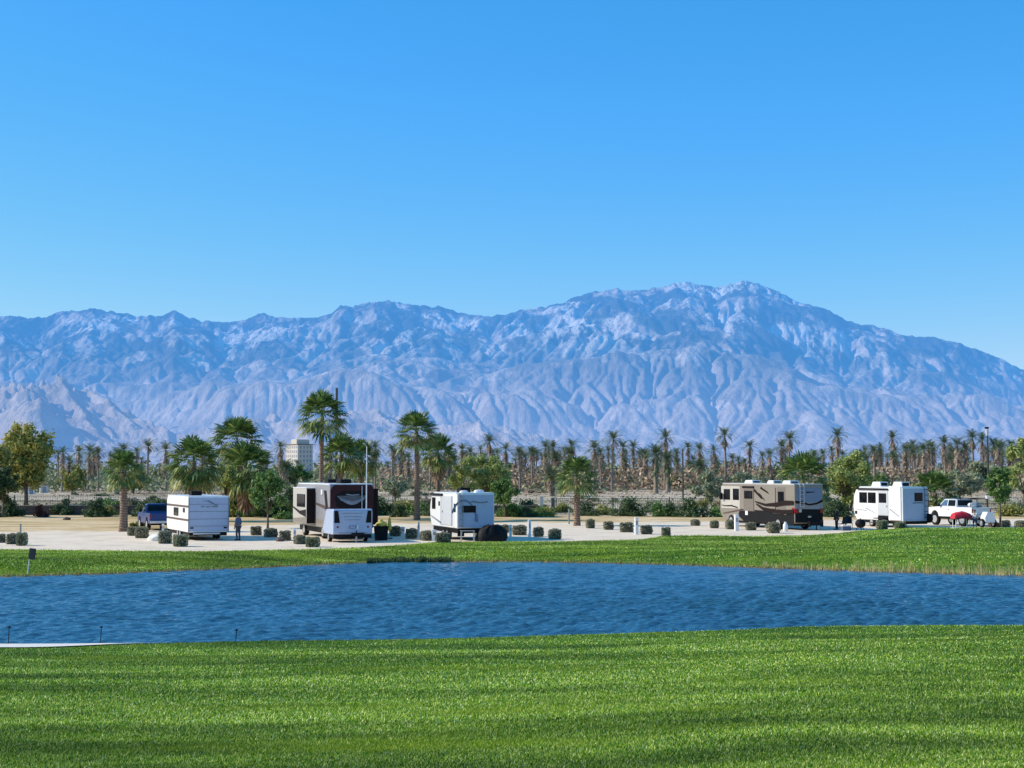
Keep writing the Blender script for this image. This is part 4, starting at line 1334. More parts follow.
# slide-out
sx = .62
so_ = MB().box(-w / 2 - sx, -w / 2 + .05, 4.2, 8.4, .95, 3.42, .05).build('slide_out', M['cream'], t2)
MB().box(-w / 2 - sx + .03, -w / 2 - .01, 4.155, 4.19, .98, 3.38, .008).build('shaded_end', M['darkbrown'], so_)  # dark sheet painting the shade on the slide-out's rear-facing wall
side_window(so_, 4.6, 7.0, 2.15, 2.95, -w / 2 - sx)
xs = -w / 2 - sx + .001
poly_side(so_, 'stripe', [(4.3, 1.42), (6.2, 1.6), (8.3, 2.0), (8.3, 2.1), (6.2, 1.82), (4.3, 1.95)][::-1], xs, M['darkbrown'], .016)
poly_side(so_, 'stripe', [(4.3, 1.0), (8.3, 1.0), (8.3, 1.25), (4.3, 1.42)], xs, M['tan'], .012)
MB().box(-w / 2 - sx - .02, -w / 2 + .03, 4.17, 8.43, 3.42, 3.47, .01).build('topper', M['white'], so_)
so2 = MB().box(w / 2 - .05, w / 2 + .62, 1.0, 5.6, .95, 3.42, .05).build('slide_out', M['darkbrown'], t2)
MB().box(-w / 2 + .1, w / 2 - .1, .1, L - 1.2, .38, .77, .02).build('chassis', M['black'], t2)
for y in (2.0, 7.6):
    for x in (-w / 2 + .17, w / 2 - .17): wheel(t2, x, y, .48, .3)
MB().box(-w / 2 - .02, w / 2 + .02, .1, L - 1.1, zt - .03, zt + .05, .03).build('roof', M['white'], t2)
ac_unit(t2, .2, 3.0, zt + .04, 'black', .75, 1.4, .3)
ac_unit(t2, .2, 6.5, zt + .04, 'black', .75, 1.2, .28)
MB().tube([(w / 2 - .85, -.14, .9), (w / 2 - .85, -.14, 3.6)], .03, 8).build('awning_pole', M['offwhite'], t2)

# flagpole standing at the coach
x, y = XY(366.5, 100.95), 100.95
fp = empty('flagpole', (x, y, tz(x, y)), 0, 'tall white pole with a small bracket at its top in front of the maroon coach', 'pole')
hp_ = ZT(446.5, y)
MB().tube([(0, 0, -.1), (0, 0, hp_ * .5), (0, 0, hp_)], [.045, .04, .03], 10).build('pole', M['white'], fp)
MB().tube([(0, 0, hp_ - .02), (-.12, 0, hp_ + .16), (-.28, 0, hp_ + .22)], .03, 8).build('bracket', M['white'], fp)
MB().box(-.14, .14, -.14, .14, -.03, .05, .02).build('base_plate', M['grey'], fp)

# --- white cargo trailer behind the coach
w = 2.6
p = rig_at(333, 543, w, a2 * .9)
t3 = empty('cargo_trailer', (*p, tz(*p)), a2 * .9, 'low white cargo trailer with tall dark corner lamps parked against the maroon coach', 'trailer')
zb, zt = .52, 2.18
MB().prism([(0, zb + .1), (.1, zb), (3.0, zb), (3.3, zb + .35), (2.7, 1.5), (2.2, zt - .05), (.1, zt), (0, zt - .1)], 'x', -w / 2, w / 2, .05, 3).build('body', M['rear_shade'], t3)  # white trailer, its blue shade painted into the whole body colour
for sg in (-1, 1):
    poly_rear(t3, 'corner_lamp', [(sg * 1.22, zt - .12), (sg * .98, zt - .12), (sg * .86, 1.28), (sg * 1.22, 1.28)][::sg], .002, M['black'], .03)
    MB().box(sg * 1.0 - .06, sg * 1.0 + .06, -.03, .01, .95, 1.07, .01).build('tail_light', M['redlens'], t3)
for z, a, b_ in ((1.88, -.7, .6), (1.66, -.6, .55), (1.46, -.55, .5)):
    poly_rear(t3, 'seam', [(a, z), (b_, z), (b_, z + .03), (a, z + .03)], -.001, M['greyline'], .012)
MB().box(-.25, .2, -.03, .012, .92, 1.10, .008).build('licence_plate', M['plateblue'], t3)
MB().box(-.19, .14, -.036, -.028, .985, 1.035).build('marking', M['white'], t3)
MB().box(.27, .37, -.05, .01, .86, 1.12, .01).build('latch', M['white'], t3)
MB().box(-w / 2 + .04, w / 2 - .04, .05, 2.9, .30, .53, .02).build('chassis', M['black'], t3)
poly_rear(t3, 'door_frame', [(-.95, .62), (.92, .62), (.92, .655), (-.95, .655)], -.001, M['greyline'], .012)
for x in (-w / 2 + .12, w / 2 - .12): wheel(t3, x, 1.5, .33, .2)
hb = MB()
hb.box(.0, .16, -.75, .0, .42, .54, .02)
hb.tube([(-.25, -.7, .62), (.6, -.7, .62)], .045, 8); hb.tube([(.08, -.7, .15), (.08, -.7, .80)], .04, 8); hb.box(-.15, .35, -.8, -.62, .48, .66, .03)
hb.build('hitch', M['black'], t3)
MB().tube([(.08, -.7, .1), (.08, -.7, .45)], .05, 8).build('jack', M['grey'], t3)

# --- small white trailer in the middle
a4 = R(19.5)
w = 2.62
p = rig_at(457, 541, w, a4)
t4 = empty('travel_trailer', (*p, tz(*p)), a4, 'small white trailer with a grey door, its rear beside a black covered grill', 'trailer')
L = 6.4; zb, zt = .82, 3.14
coach_body(t4, w, L, zb, zt, 'white', 'curve')
poly_rear(t4, 'rear_panel', [(-w / 2 + .06, zb + .07), (w / 2 - .06, zb + .07), (w / 2 - .06, zt - .1), (-w / 2 + .06, zt - .1)], .004, M['rear_shade'], .006)  # sheet carrying the painted blue shade of this rear
MB().box(-w / 2 - .02, w / 2 + .02, .05, L - 1.0, zt - .03, zt + .04, .02).build('roof', M['white'], t4)
rear_window(t4, -.92, -.05, 1.92, 2.28)
arc = [(-.95 + .0 + 1.0 * math.cos(t_), 1.0 + 1.75 * math.sin(t_)) for t_ in np.linspace(R(8), R(150), 16)]
arc2 = [(-.95 + .86 * math.cos(t_), 1.0 + 1.62 * math.sin(t_)) for t_ in np.linspace(R(150), R(8), 16)]
poly_rear(t4, 'graphic', [(a_ + .1, b_) for a_, b_ in arc + arc2], -.003, M['bluegrey'], .012)
poly_rear(t4, 'marking', [(-.65, 2.52), (-.2, 2.66), (.3, 2.56), (.85, 2.62), (.8, 2.52), (.3, 2.48), (-.2, 2.54)], -.017, M['greyline'], .008)
poly_rear(t4, 'marking', [(-.1, 1.3), (.15, 1.3), (.12, 1.75), (-.02, 1.8)], -.017, M['bluegrey'], .012)
ladder(t4, (-w / 2 + .1, -w / 2 + .38), .9, zt + .02)
x = -w / 2
side_window(t4, 5.05, 5.75, 2.05, 2.75, x)
d_ = MB().box(x - .045, x + .01, 1.15, 3.45, .98, 2.95, .02).build('door', M['offwhite'], t4)
MB().box(x - .06, x - .042, 1.02, 1.10, .95, 2.97, .005).build('door_frame', M['greyline'], t4)
MB().box(x - .06, x - .042, 3.5, 3.58, .95, 2.97, .005).build('door_frame', M['greyline'], t4)
MB().box(x - .08, x - .045, 3.1, 3.2, 1.8, 1.95, .01).build('handle', M['grey'], d_)
side_window(t4, .35, .62, 1.95, 2.4, x)
side_window(t4, 4.0, 4.2, 2.3, 2.5, x)
poly_side(t4, 'stripe', [(3.6, 1.0), (6.0, 1.45), (6.1, 1.55), (3.6, 1.15)], x + .001, M['greyline'], .012)
MB().tube([(x - .08, 3.2, zt - .12), (x - .08, 6.0, zt - .12)], .07, 10).build('awning', M['darkbrown'], t4)
MB().box(-w / 2 + .08, w / 2 - .08, .05, L - .6, .5, .84, .02).build('chassis', M['black'], t4)
for xx in (-w / 2 + .13, w / 2 - .13):
    for y in (2.3, 3.15): wheel(t4, xx, y, .38)
MB().box(-w / 2 + .2, w / 2 - .2, -.22, -.08, .55, .68, .02).build('bumper', M['black'], t4)
MB().box(x + .04, x + .5, -.03, .05, .3, .55, .01).build('mud_flap', M['black'], t4)
ac_unit(t4, -.1, 2.4, zt + .03, 'black', .7, 1.0, .33)
bb = MB().lathe_x([(-.35, .02), (-.33, .16), (-.2, .22), (.2, .22), (.33, .16), (.35, .02)], .55, 1.0, zt + .02, 14).build('vent_cover', M['white'], t4, True)
bb = MB().lathe_x([(-.3, .02), (-.28, .13), (-.15, .18), (.15, .18), (.28, .13), (.3, .02)], -.55, .9, zt + .02, 14).build('vent_cover', M['white'], t4, True)

# covered grill and folding table by its rear
x, y = G(491, 541.5)
g_ = empty('covered_grill', (x, y, tz(x, y)), R(10), 'black tarp-covered grill bulging behind the small white trailer', 'grill')
mb = MB()
rr_ = random.Random(4)
rings = [(.0, 1.0, .62), (.25, 1.02, .66), (.5, .98, .60), (.78, .86, .48), (1.0, .62, .34), (1.08, .35, .18)]
n_ = 28; vs = []; fs = []
for q, (z, rx, ry) in enumerate(rings):
    for k in range(n_):
        t_ = 2 * math.pi * k / n_
        f_ = 1 + .08 * math.sin(5 * t_ + q) + rr_.uniform(-.03, .03)
        vs.append((rx * f_ * math.cos(t_) + .12 * z, ry * f_ * math.sin(t_), z * (1 + .05 * math.sin(3 * t_))))
for q in range(len(rings) - 1):
    for k in range(n_): fs.append((q * n_ + k, q * n_ + (k + 1) % n_, (q + 1) * n_ + (k + 1) % n_, (q + 1) * n_ + k))
fs.append(tuple((len(rings) - 1) * n_ + k for k in range(n_)))
mb.add(vs, fs).build('cover', M['black'], g_, True)
MB().tube([(-.7, -.42, .72), (-.2, -.3, 1.06), (.35, -.2, 1.10)], .035, 6).build('strap', M['brown'], g_)

def folding_table(px, yb, w_, d_, h_, rz, lab, top='grey', leg='silver'):
    x, y = G(px, yb)
    t_ = empty('folding_table', (x, y, tz(x, y)), rz, lab, 'table')
    MB().box(-w_ / 2, w_ / 2, -d_ / 2, d_ / 2, h_ - .04, h_, .012).build('table_top', M[top], t_)
    for sx_ in (-1, 1):
        for sy_ in (-1, 1):
            MB().tube([(sx_ * w_ * .42, sy_ * d_ * .4, h_ - .04), (sx_ * w_ * .46, sy_ * d_ * .44, 0)], .022, 6).build('leg', M[leg], t_)
    return t_

folding_table(467.5, 541.5, .95, .6, .72, R(8), 'light folding table at the rear ladder of the small white trailer', 'grey')
# yellow bundles on black bins right of the cargo trailer
def bin_(px, yb, lab, bundle=True):
    x, y = G(px, yb)
    t_ = empty('storage_bin', (x, y, tz(x, y)), R(15), lab, 'bin')
    MB().prism([(-.32, 0), (.32, 0), (.38, .85), (-.38, .85)], 'y', -.3, .3, .03).build('body', M['black'], t_)
    MB().box(-.41, .41, -.34, .34, .85, .92, .02).build('lid', M['black'], t_)
    return t_
b1 = bin_(381, 540.5, 'black bin under the yellow sack right of the cargo trailer')
b1.scale = (1.15, 1.15, 1.05)
def sack(loc, s, lab):
    n_ = 18; vs = []; fs = []
    rings = [(0, .42), (.12, .5), (.26, .4), (.36, .2), (.44, .12), (.5, .17)]
    r = random.Random(int(s * 100))
    for q, (z, rad) in enumerate(rings):
        for k in range(n_):
            t_ = 2 * math.pi * k / n_; f_ = rad * (1 + .12 * math.sin(3 * t_ + q * .8) + r.uniform(-.05, .05))
            vs.append((f_ * math.cos(t_) * s[0] if hasattr(s, '__len__') else f_ * math.cos(t_) * s, f_ * math.sin(t_) * s, z * s))
    for q in range(len(rings) - 1):
        for k in range(n_): fs.append((q * n_ + k, q * n_ + (k + 1) % n_, (q + 1) * n_ + (k + 1) % n_, (q + 1) * n_ + k))
    fs.append(tuple((len(rings) - 1) * n_ + k for k in range(n_))); fs.append(tuple(range(n_))[::-1])
    o = MB().add(vs, fs).build('sack', M['yellow'], None, True)
    o.location = loc
    return tag(o, lab, 'sack')
sack((b1.location.x, b1.location.y, b1.location.z + .966), .85, 'yellow sack lying on the black bin')
x, y = G(389.5, 539)
cu = empty('folded_umbrella', (x, y, tz(x, y)), 0, 'closed yellow umbrella standing right of the yellow sack', 'umbrella')
MB().tube([(0, 0, 0), (0, 0, 1.62)], .02, 8).build('pole', M['grey'], cu)
MB().tube([(0, 0, .55), (0, 0, .7), (0, 0, 1.3), (0, 0, 1.5)], [.05, .15, .10, .03], 10).build('canopy', M['yellow'], cu)
MB().tube([(0, 0, 0), (0, 0, .08)], [.22, .2], 14).build('base', M['black'], cu)

# --- tan motorhome
a5 = R(22)
w = 2.6
p = rig_at(795, 530.5, w, a5)
t5 = empty('motorhome', (*p, tz(*p)), a5, 'long tan motorhome with dark brown swooshes and a blue-shaded rear', 'motorhome')
L = 11.6; zb, zt = .5, 3.55
MB().prism([(0, 1.35), (.0, zb + .1), (.15, zb), (L - .9, zb), (L - .25, zb + .35), (L, 1.3), (L - .05, 2.5), (L - .3, zt - .12), (L - .6, zt), (0, zt)], 'x', -w / 2, w / 2, .07, 3).build('body', M['tan'], t5)
x = -w / 2
MB().box(-w / 2 - .025, w / 2 + .025, .05, L - .5, zt - .04, zt + .06, .03).build('roof', M['cream'], t5)
# lower skirt, black
poly_side(t5, 'skirt', [(.1, zb + .02), (7.7, zb + .02), (8.6, .95), (8.2, 1.48), (4.0, 1.42), (.1, 1.3)], x + .001, M['black'], .025)
poly_side(t5, 'side_panel', [(8.3, 1.5), (11.3, 1.5), (11.35, 3.35), (8.3, 3.35)], x + .001, M['cream'], .014)
# front windows of the side
side_window(t5, 9.9, 10.85, 2.25, 3.05, x)
side_window(t5, 8.45, 9.35, 2.25, 3.1, x)
# entry door with its window and awning head
dr = MB().box(x - .05, x + .01, 6.05, 7.65, 1.35, 3.35, .03).build('door', M['tan2'], t5)
MB().box(x - .07, x - .045, 6.2, 7.5, 2.35, 3.0, .01).build('pane', M['glass'], dr)
MB().box(x - .10, x - .01, 6.0, 7.8, 3.22, 3.38, .02).build('awning', M['darkbrown'], t5)
# tall dark window
side_window(t5, 1.55, 2.35, 2.15, 2.95, x)
MB().box(x - .02, x + .01, 1.35, 2.55, 1.55, 3.35, .008).build('panel', M['tan2'], t5)
# slide-out face
poly_side(t5, 'slide_out', [(2.75, 1.62), (4.7, 1.62), (4.7, 3.30), (2.75, 3.30)], x + .001, M['tan'], .06)
# swooshes
def swoosh(parent, pts_up, pts_dn, xx, mat, th=.018):
    return poly_side(parent, 'stripe', pts_up + pts_dn[::-1], xx, M[mat], th)
swoosh(t5, [(.1, 2.30), (1.4, 2.30), (2.6, 2.12), (4.2, 2.0), (5.8, 2.18)], [(.1, 1.98), (1.4, 1.92), (2.6, 1.78), (4.2, 1.78), (5.8, 2.10)], x - .058, 'darkbrown', .012)
swoosh(t5, [(.1, 1.62), (1.5, 1.56), (3.0, 1.58), (4.6, 1.72), (5.6, 2.0)], [(.1, 1.34), (1.5, 1.2), (3.0, 1.28), (4.6, 1.46), (5.6, 1.88)], x - .06, 'darkbrown', .016)
swoosh(t5, [(1.2, 1.30), (3.0, 1.40), (5.0, 1.62)], [(1.2, 1.18), (3.0, 1.26), (5.0, 1.58)], x - .03, 'cream', .02)
for k, (ya, za, yb_, zb_) in enumerate([(4.8, 2.35, 6.0, 3.0), (4.2, 2.2, 5.4, 2.7), (3.6, 2.75, 5.0, 3.2)]):
    poly_side(t5, 'stripe', [(ya, za), (yb_, zb_), (yb_ - .12, zb_ + .14), (ya + .25, za + .22)], x - .0, M['darkbrown'], .074)
swoosh(t5, [(8.6, 1.62), (9.6, 1.78), (10.9, 1.72), (11.2, 1.8)], [(8.6, 1.52), (9.6, 1.66), (10.9, 1.64), (11.2, 1.72)], x - .012, 'darkbrown', .014)
poly_side(t5, 'stripe', [(5.9, 1.42), (8.4, 1.42), (11.0, 1.1), (11.0, 1.0), (8.2, 1.34), (5.9, 1.32)], x - .002, M['brown'], .03)
# rear
poly_rear(t5, 'rear_window', [(-w / 2 + .18, 2.2), (w / 2 - .18, 2.2), (w / 2 - .18, 3.32), (-w / 2 + .18, 3.32)], .01, M['bluegrey'], .025)  # not glass: blue-grey sheet with the rear's bluish shade put into its colour
poly_rear(t5, 'marking', [(-.25, 2.9), (.5, 2.94), (.5, 3.0), (-.25, 3.02)], -.014, M['black'], .01)
poly_rear(t5, 'marking', [(-.1, 2.68), (.35, 2.72), (.3, 2.80), (-.1, 2.76)], -.014, M['greyline'], .01)
poly_rear(t5, 'rear_panel', [(-w / 2 + .06, 1.62), (w / 2 - .06, 1.62), (w / 2 - .06, 2.2), (-w / 2 + .06, 2.2)], .01, M['palegraphic'], .02)
poly_rear(t5, 'stripe', [(-w / 2 + .05, 2.30), (-.6, 2.25), (0, 2.05), (.7, 2.15), (w / 2 - .05, 2.42), (w / 2 - .05, 2.2), (.7, 2.0), (0, 1.92), (-.6, 2.05), (-w / 2 + .05, 2.1)], -.016, M['darkbrown'], .012)
poly_rear(t5, 'rear_panel', [(-w / 2 + .04, zb + .1), (w / 2 - .04, zb + .1), (w / 2 - .04, 1.62), (-w / 2 + .04, 1.66)], .012, M['black'], .03)
MB().lathe_x([(-.03, .27), (.05, .25), (.06, .1)], 0, 0, 0, 18).build('tail_light', M['redlens'], t5).matrix_local = Matrix.Translation((-w / 2 + .02, .22, 1.5))
MB().box(-w / 2 + .05, -w / 2 + .30, -.05, .0, 1.34, 1.68, .02).build('tail_light', M['redlens'], t5)
MB().box(w / 2 - .30, w / 2 - .05, -.05, .0, 1.34, 1.68, .02).build('tail_light', M['redlens'], t5)
MB().box(-w / 2 + .36, -w / 2 + .60, -.06, .0, 1.40, 1.66, .03).build('lamp', M['cream'], t5)
MB().box(-.12, .18, -.035, .0, .98, 1.12, .008).build('licence_plate', M['cream'], t5)
ladder(t5, (-w / 2 + .42, -w / 2 + .78), 1.72, zt + .04, -.02, 6, 'silver')
for y in (2.4, 9.7):
    for xx in (-w / 2 + .12, w / 2 - .12): wheel(t5, xx, y, .48, .3)
MB().box(-w / 2 + .06, w / 2 - .06, .2, L - 1.0, .34, .53, .02).build('chassis', M['black'], t5)
for y, l in ((2.6, 1.2), (5.0, 1.0), (8.4, 1.3)): ac_unit(t5, .0, y, zt + .05, 'white', .8, l, .26)
MB().box(x - .04, x + .0, 7.0, 7.4, 1.0, 1.35, .02).build('vent', M['white'], t5)
MB().box(x - .6, x - .02, 6.3, 7.5, .32, .37, .01).build('step', M['grey'], t5)
MB().prism([(.1, 0), (.1, .5), (.3, .62), (.3, .1)], 'x', -w / 2 - .35, -w / 2 - .1, .02).build('mirror', M['black'], t5).location = (0, L - .8, 2.2)
hb = MB(); hb.box(-.06, .08, -.9, .05, .5, .6, .02); hb.box(-.55, .65, -.95, -.75, .48, .66, .03)
hb.tube([(-.5, -.85, .3), (-.5, -.85, .75)], .1, 10); hb.tube([(.6, -.85, .3), (.6, -.85, .8)], .12, 10); hb.tube([(.1, -.85, .04), (.1, -.85, .5)], .05, 8)
hb.build('hitch', M['black'], t5)

# --- white trailer with ladder at the right
a6 = R(21)
w = 2.5
p = rig_at(903, 528.5, w, a6)
t6 = empty('travel_trailer', (*p, tz(*p)), a6, 'white trailer with two roof air conditioners and a black ladder on its blue-shaded rear', 'trailer')
L = 7.0; zb, zt = .55, 3.28
coach_body(t6, w, L, zb, zt, 'white', 'curve')
x = -w / 2
poly_rear(t6, 'rear_panel', [(x + .06, zb + .07), (w / 2 - .06, zb + .07), (w / 2 - .06, zt - .1), (x + .06, zt - .1)], .004, M['rear_shade'], .006)  # blue shade of the rear painted on as a thin sheet
MB().box(-w / 2 - .02, w / 2 + .02, .05, L - 1.0, zt - .03, zt + .04, .02).build('roof', M['white'], t6)
MB().box(x - .09, x + .01, .15, 1.75, zb + .08, zt + .10, .03).build('side_cabinet', M['white'], t6)
side_window(t6, 5.0, 6.0, 2.0, 2.78, x)
side_window(t6, 3.75, 4.75, 2.0, 2.78, x)
dr = MB().box(x - .05, x + .01, 1.95, 3.4, .95, 3.05, .03).build('door', M['offwhite'], t6)
MB().box(x - .065, x - .045, 2.15, 3.2, 2.0, 2.78, .01).build('pane', M['glass'], dr)
MB().box(x - .09, x - .045, 2.05, 2.14, 1.65, 1.8, .01).build('handle', M['grey'], dr)
MB().tube([(x - .10, 1.9, zt - .16), (x - .10, 6.3, zt - .16)], .07, 10).build('awning', M['darkbrown'], t6)
st = MB(); st.box(x - .55, x - .02, 2.0, 3.3, .70, .78, .01); st.box(x - .85, x - .3, 2.0, 3.3, .36, .42, .01); st.box(x - .02, x + .02, 1.95, 3.4, .55, .93)
st.build('step', M['black'], t6)
poly_side(t6, 'stripe', [(3.5, 1.05), (3.6, 1.05), (5.2, 1.5), (5.1, 1.55)], x + .001, M['greyline'], .012)
poly_side(t6, 'stripe', [(.3, .95), (.4, .92), (1.7, 1.5), (1.6, 1.55)], x - .09, M['greyline'], .01)
poly_side(t6, 'stripe', [(5.0, 1.28), (6.6, 1.38), (6.6, 1.42), (5.0, 1.33)], x + .001, M['greyline'], .012)
rear_window(t6, -.05, .62, 2.22, 2.80)
for k in range(6):
    MB().box(-.28 + k * .17, -.17 + k * .17, -.018, -.001, 2.0, 2.06 + .02 * (k % 2)).build('marking', M['black'], t6)
ladder(t6, (.82, 1.16), .75, zt + .02, 0, 6, 'black')
MB().box(x + .1, w / 2 - .1, .05, L - .6, .32, .58, .02).build('chassis', M['black'], t6)
for xx in (x + .13, w / 2 - .13):
    for y in (3.5, 4.35): wheel(t6, xx, y, .36)
ac_unit(t6, -.2, 4.6, zt + .03, 'white', .8, 1.3, .40)
ac_unit(t6, -.3, 1.5, zt + .03, 'white', .8, 1.3, .42)
MB().box(x + .1, w / 2 - .1, -.2, -.06, .42, .54, .02).build('bumper', M['black'], t6)
MB().prism([(L - .6, 1.0), (L - .3, 1.0), (L - .3, 1.25), (L - .6, 1.25)], 'x', x - .03, x + .02).build('lamp', M['black'], t6)
sp = MB().lathe_x([(-.1, .3), (-.1, .37), (.1, .37), (.1, .3)], w / 2 - .1, -.2, .80, 20).build('spare_wheel', M['rubber'], t6)

# --- pickups
def pickup(px, yb, rz, mat, lab, L=5.6, w=1.95, lift=.12, name='pickup_truck', glass='glass', cargo=False):
    p = rig_at(px, yb, w, rz)
    t = empty(name, (*p, tz(*p)), rz, lab, 'pickup')
    z = lift
    def arch(cy, r, z0):
        return [(cy + r * math.cos(a_), z0 + r * math.sin(a_)) for a_ in np.linspace(0, math.pi, 9)]
    wy0, wy1 = 1.25, 4.75 * L / 5.8
    zb = .45 + z
    pr = [(0, zb)] + [(q[0], q[1]) for q in arch(wy0, .50, zb)][::-1] + [(q[0], q[1]) for q in arch(wy1, .50, zb)][::-1] + \
         [(L, zb), (L + .02, .75 + z), (L, 1.10 + z), (L - .25, 1.20 + z), (L - 1.35, 1.27 + z), (0, 1.27 + z)]
    MB().prism(pr, 'x', -w / 2, w / 2, .035).build('body', M[mat], t)
    cab = MB()
    zc = 1.95 + z
    # cab as tapered box
    y0, y1 = 2.0, L - 1.45
    b0 = [(-w / 2 + .03, y0, 1.25 + z), (w / 2 - .03, y0, 1.25 + z), (w / 2 - .03, y1, 1.25 + z), (-w / 2 + .03, y1, 1.25 + z)]
    t0 = [(-w / 2 + .2, y0 + .12, zc), (w / 2 - .2, y0 + .12, zc), (w / 2 - .2, y1 - .75, zc), (-w / 2 + .2, y1 - .75, zc)]
    bm = bmesh.new()
    vs = [bm.verts.new(q) for q in b0 + t0]
    for f_ in ((3, 2, 1, 0), (4, 5, 6, 7), (0, 1, 5, 4), (1, 2, 6, 5), (2, 3, 7, 6), (3, 0, 4, 7)): bm.faces.new([vs[q] for q in f_])
    bmesh.ops.bevel(bm, geom=bm.edges[:], offset=.05, segments=3, affect='EDGES')
    cab.bm(bm); cab.build('cab', M[mat], t)
    # windows lie on the sloping cab faces
    def lerp(a, b_, t_): return tuple(a[i_] + (b_[i_] - a[i_]) * t_ for i_ in range(3))
    def pane(name, bl, br, tl, tr_, nrm, mt):
        n_ = Vector(nrm).normalized() * .018
        q = [bl, br, tr_, tl]
        vs = [tuple(Vector(a_) + n_) for a_ in q] + [tuple(Vector(a_) - n_ * .5) for a_ in q]
        o = MB().add(vs, [(0, 1, 2, 3), (7, 6, 5, 4), (0, 4, 5, 1), (1, 5, 6, 2), (2, 6, 7, 3), (3, 7, 4, 0)]).build(name, M[mt], t)
        return o
    for sg in (-1, 1):
        xb, xt = sg * (w / 2 - .03), sg * (w / 2 - .2)
        def P_(y, h_):  # on the side face
            return (xb + (xt - xb) * h_, y, 1.25 + z + (zc - 1.25 - z) * h_)
        ym = (y0 + y1) / 2 - .05
        pane('side_window', P_(y0 + .16, .14), P_(ym - .06, .14), P_(y0 + .24, .86), P_(ym - .06, .86), (sg, 0, .25), 'glass')
        pane('side_window', P_(ym + .06, .14), P_(y1 - .28, .14), P_(ym + .06, .86), P_(y1 - .82, .86), (sg, 0, .25), 'glass2' if glass != 'glass' else 'glass')
    fw = [lerp(b0[3], t0[3], .12), lerp(b0[2], t0[2], .12), lerp(b0[3], t0[3], .88), lerp(b0[2], t0[2], .88)]
    pane('windscreen', (fw[0][0] + .1, fw[0][1], fw[0][2]), (fw[1][0] - .1, fw[1][1], fw[1][2]), (fw[2][0] + .1, fw[2][1], fw[2][2]), (fw[3][0] - .1, fw[3][1], fw[3][2]), (0, .7, .7), 'glass')
    fw = [lerp(b0[0], t0[0], .2), lerp(b0[1], t0[1], .2), lerp(b0[0], t0[0], .85), lerp(b0[1], t0[1], .85)]
    pane('rear_window', (fw[0][0] + .15, fw[0][1], fw[0][2]), (fw[1][0] - .15, fw[1][1], fw[1][2]), (fw[2][0] + .1, fw[2][1], fw[2][2]), (fw[3][0] - .1, fw[3][1], fw[3][2]), (0, -1, .1), 'glass')
    MB().box(-w / 2 + .12, w / 2 - .12, -.025, .01, .75 + z, 1.22 + z, .02).build('tailgate', M[mat], t)
    MB().box(-w / 2 + .02, w / 2 - .02, -.14, -.01, .48 + z, .68 + z, .03).build('bumper', M['silver'], t)
    MB().box(-w / 2 + .02, w / 2 - .02, L, L + .12, .45 + z, .72 + z, .03).build('bumper', M['silver'], t)
    MB().box(-.6, .6, L - .01, L + .03, .78 + z, 1.05 + z, .02).build('grille', M['black'], t)
    for sg in (-1, 1):
        MB().box(sg * .8 - .13, sg * .8 + .13, L - .01, L + .035, .85 + z, 1.05 + z, .02).build('headlight', M['silver'], t)
        MB().box(sg * (w / 2 - .09) - .06, sg * (w / 2 - .09) + .06, -.03, .02, .85 + z, 1.18 + z, .01).build('tail_light', M['redlens'], t)
        MB().box(sg * (w / 2 + .12) - .1, sg * (w / 2 + .12) + .1, y1 - .45, y1 - .3, 1.3 + z, 1.5 + z, .03).build('mirror', M['black'], t)
        for cy in (wy0, wy1): wheel(t, sg * (w / 2 - .13), cy, .42 + lift * .35, .27)
        MB().box(sg * (w / 2 + .0) - .01, sg * (w / 2) + .01, (y0 + y1) / 2 - .3, (y0 + y1) / 2 - .15, 1.02 + z, 1.07 + z, .004).build('handle', M['black'], t)
    MB().box(-w / 2 + .12, w / 2 - .12, .15, L - .3, .36 + z * .6, .50 + z, .02).build('chassis', M['black'], t)
    if cargo:
        mb = MB()
        for yy in (.25, 1.6):
            for sg in (-1, 1): mb.tube([(sg * (w / 2 - .08), yy, 1.25 + z), (sg * (w / 2 - .14), yy, 1.95 + z)], .025, 6)
            mb.tube([(-(w / 2 - .14), yy, 1.95 + z), (w / 2 - .14, yy, 1.95 + z)], .025, 6)
        for sg in (-1, 1): mb.tube([(sg * (w / 2 - .14), .1, 1.95 + z), (sg * (w / 2 - .14), 4.0, 2.02 + z)], .025, 6)
        mb.build('roof_rack', M['black'], t)
    return t


tk = pickup(972, 527.0, R(22), 'white', 'white lifted pickup with a black roof rack and gear in its bed', 5.9, 2.0, .32, glass='blue', cargo=True)
pk = tk.matrix_basis
def in_truck(lx, ly, lz):
    ca, sa = math.cos(R(22)), math.sin(R(22))
    return (tk.location.x + ca * lx - sa * ly, tk.location.y + sa * lx + ca * ly, tk.location.z + lz)
for (lx, ly, s, mt, lab) in ((-.45, .6, .5, 'white', 'white duffel bag piled in the bed of the white pickup'), (.35, .9, .55, 'grey', 'grey duffel bag in the bed of the white pickup')):
    n_ = 14; vs, fs = [], []
    for q in range(7):
        t_ = q / 6; rad = s * .5 * math.sin(math.pi * (.12 + .76 * t_)) ** .6
        for k in range(n_):
            a_ = 2 * math.pi * k / n_
            vs.append(((t_ - .5) * s * 1.6, rad * math.cos(a_), rad * math.sin(a_) * .85))
    for q in range(6):
        for k in range(n_): fs.append((q * n_ + k, q * n_ + (k + 1) % n_, (q + 1) * n_ + (k + 1) % n_, (q + 1) * n_ + k))
    fs += [tuple(range(n_))[::-1], tuple(6 * n_ + k for k in range(n_))]
    o = MB().add(vs, fs).build('duffel_bag', M[mt], None, True)
    o.location = in_truck(lx, ly, 1.27 + .32 + s * .38); o.rotation_euler = (0, .1, R(22 + 10))
    tag(o, lab, 'bag')

pickup(149.5, 531, R(24), 'truckblue', 'dark blue pickup parked left of the striped white trailer', 5.2, 1.9, .1, glass='blue')

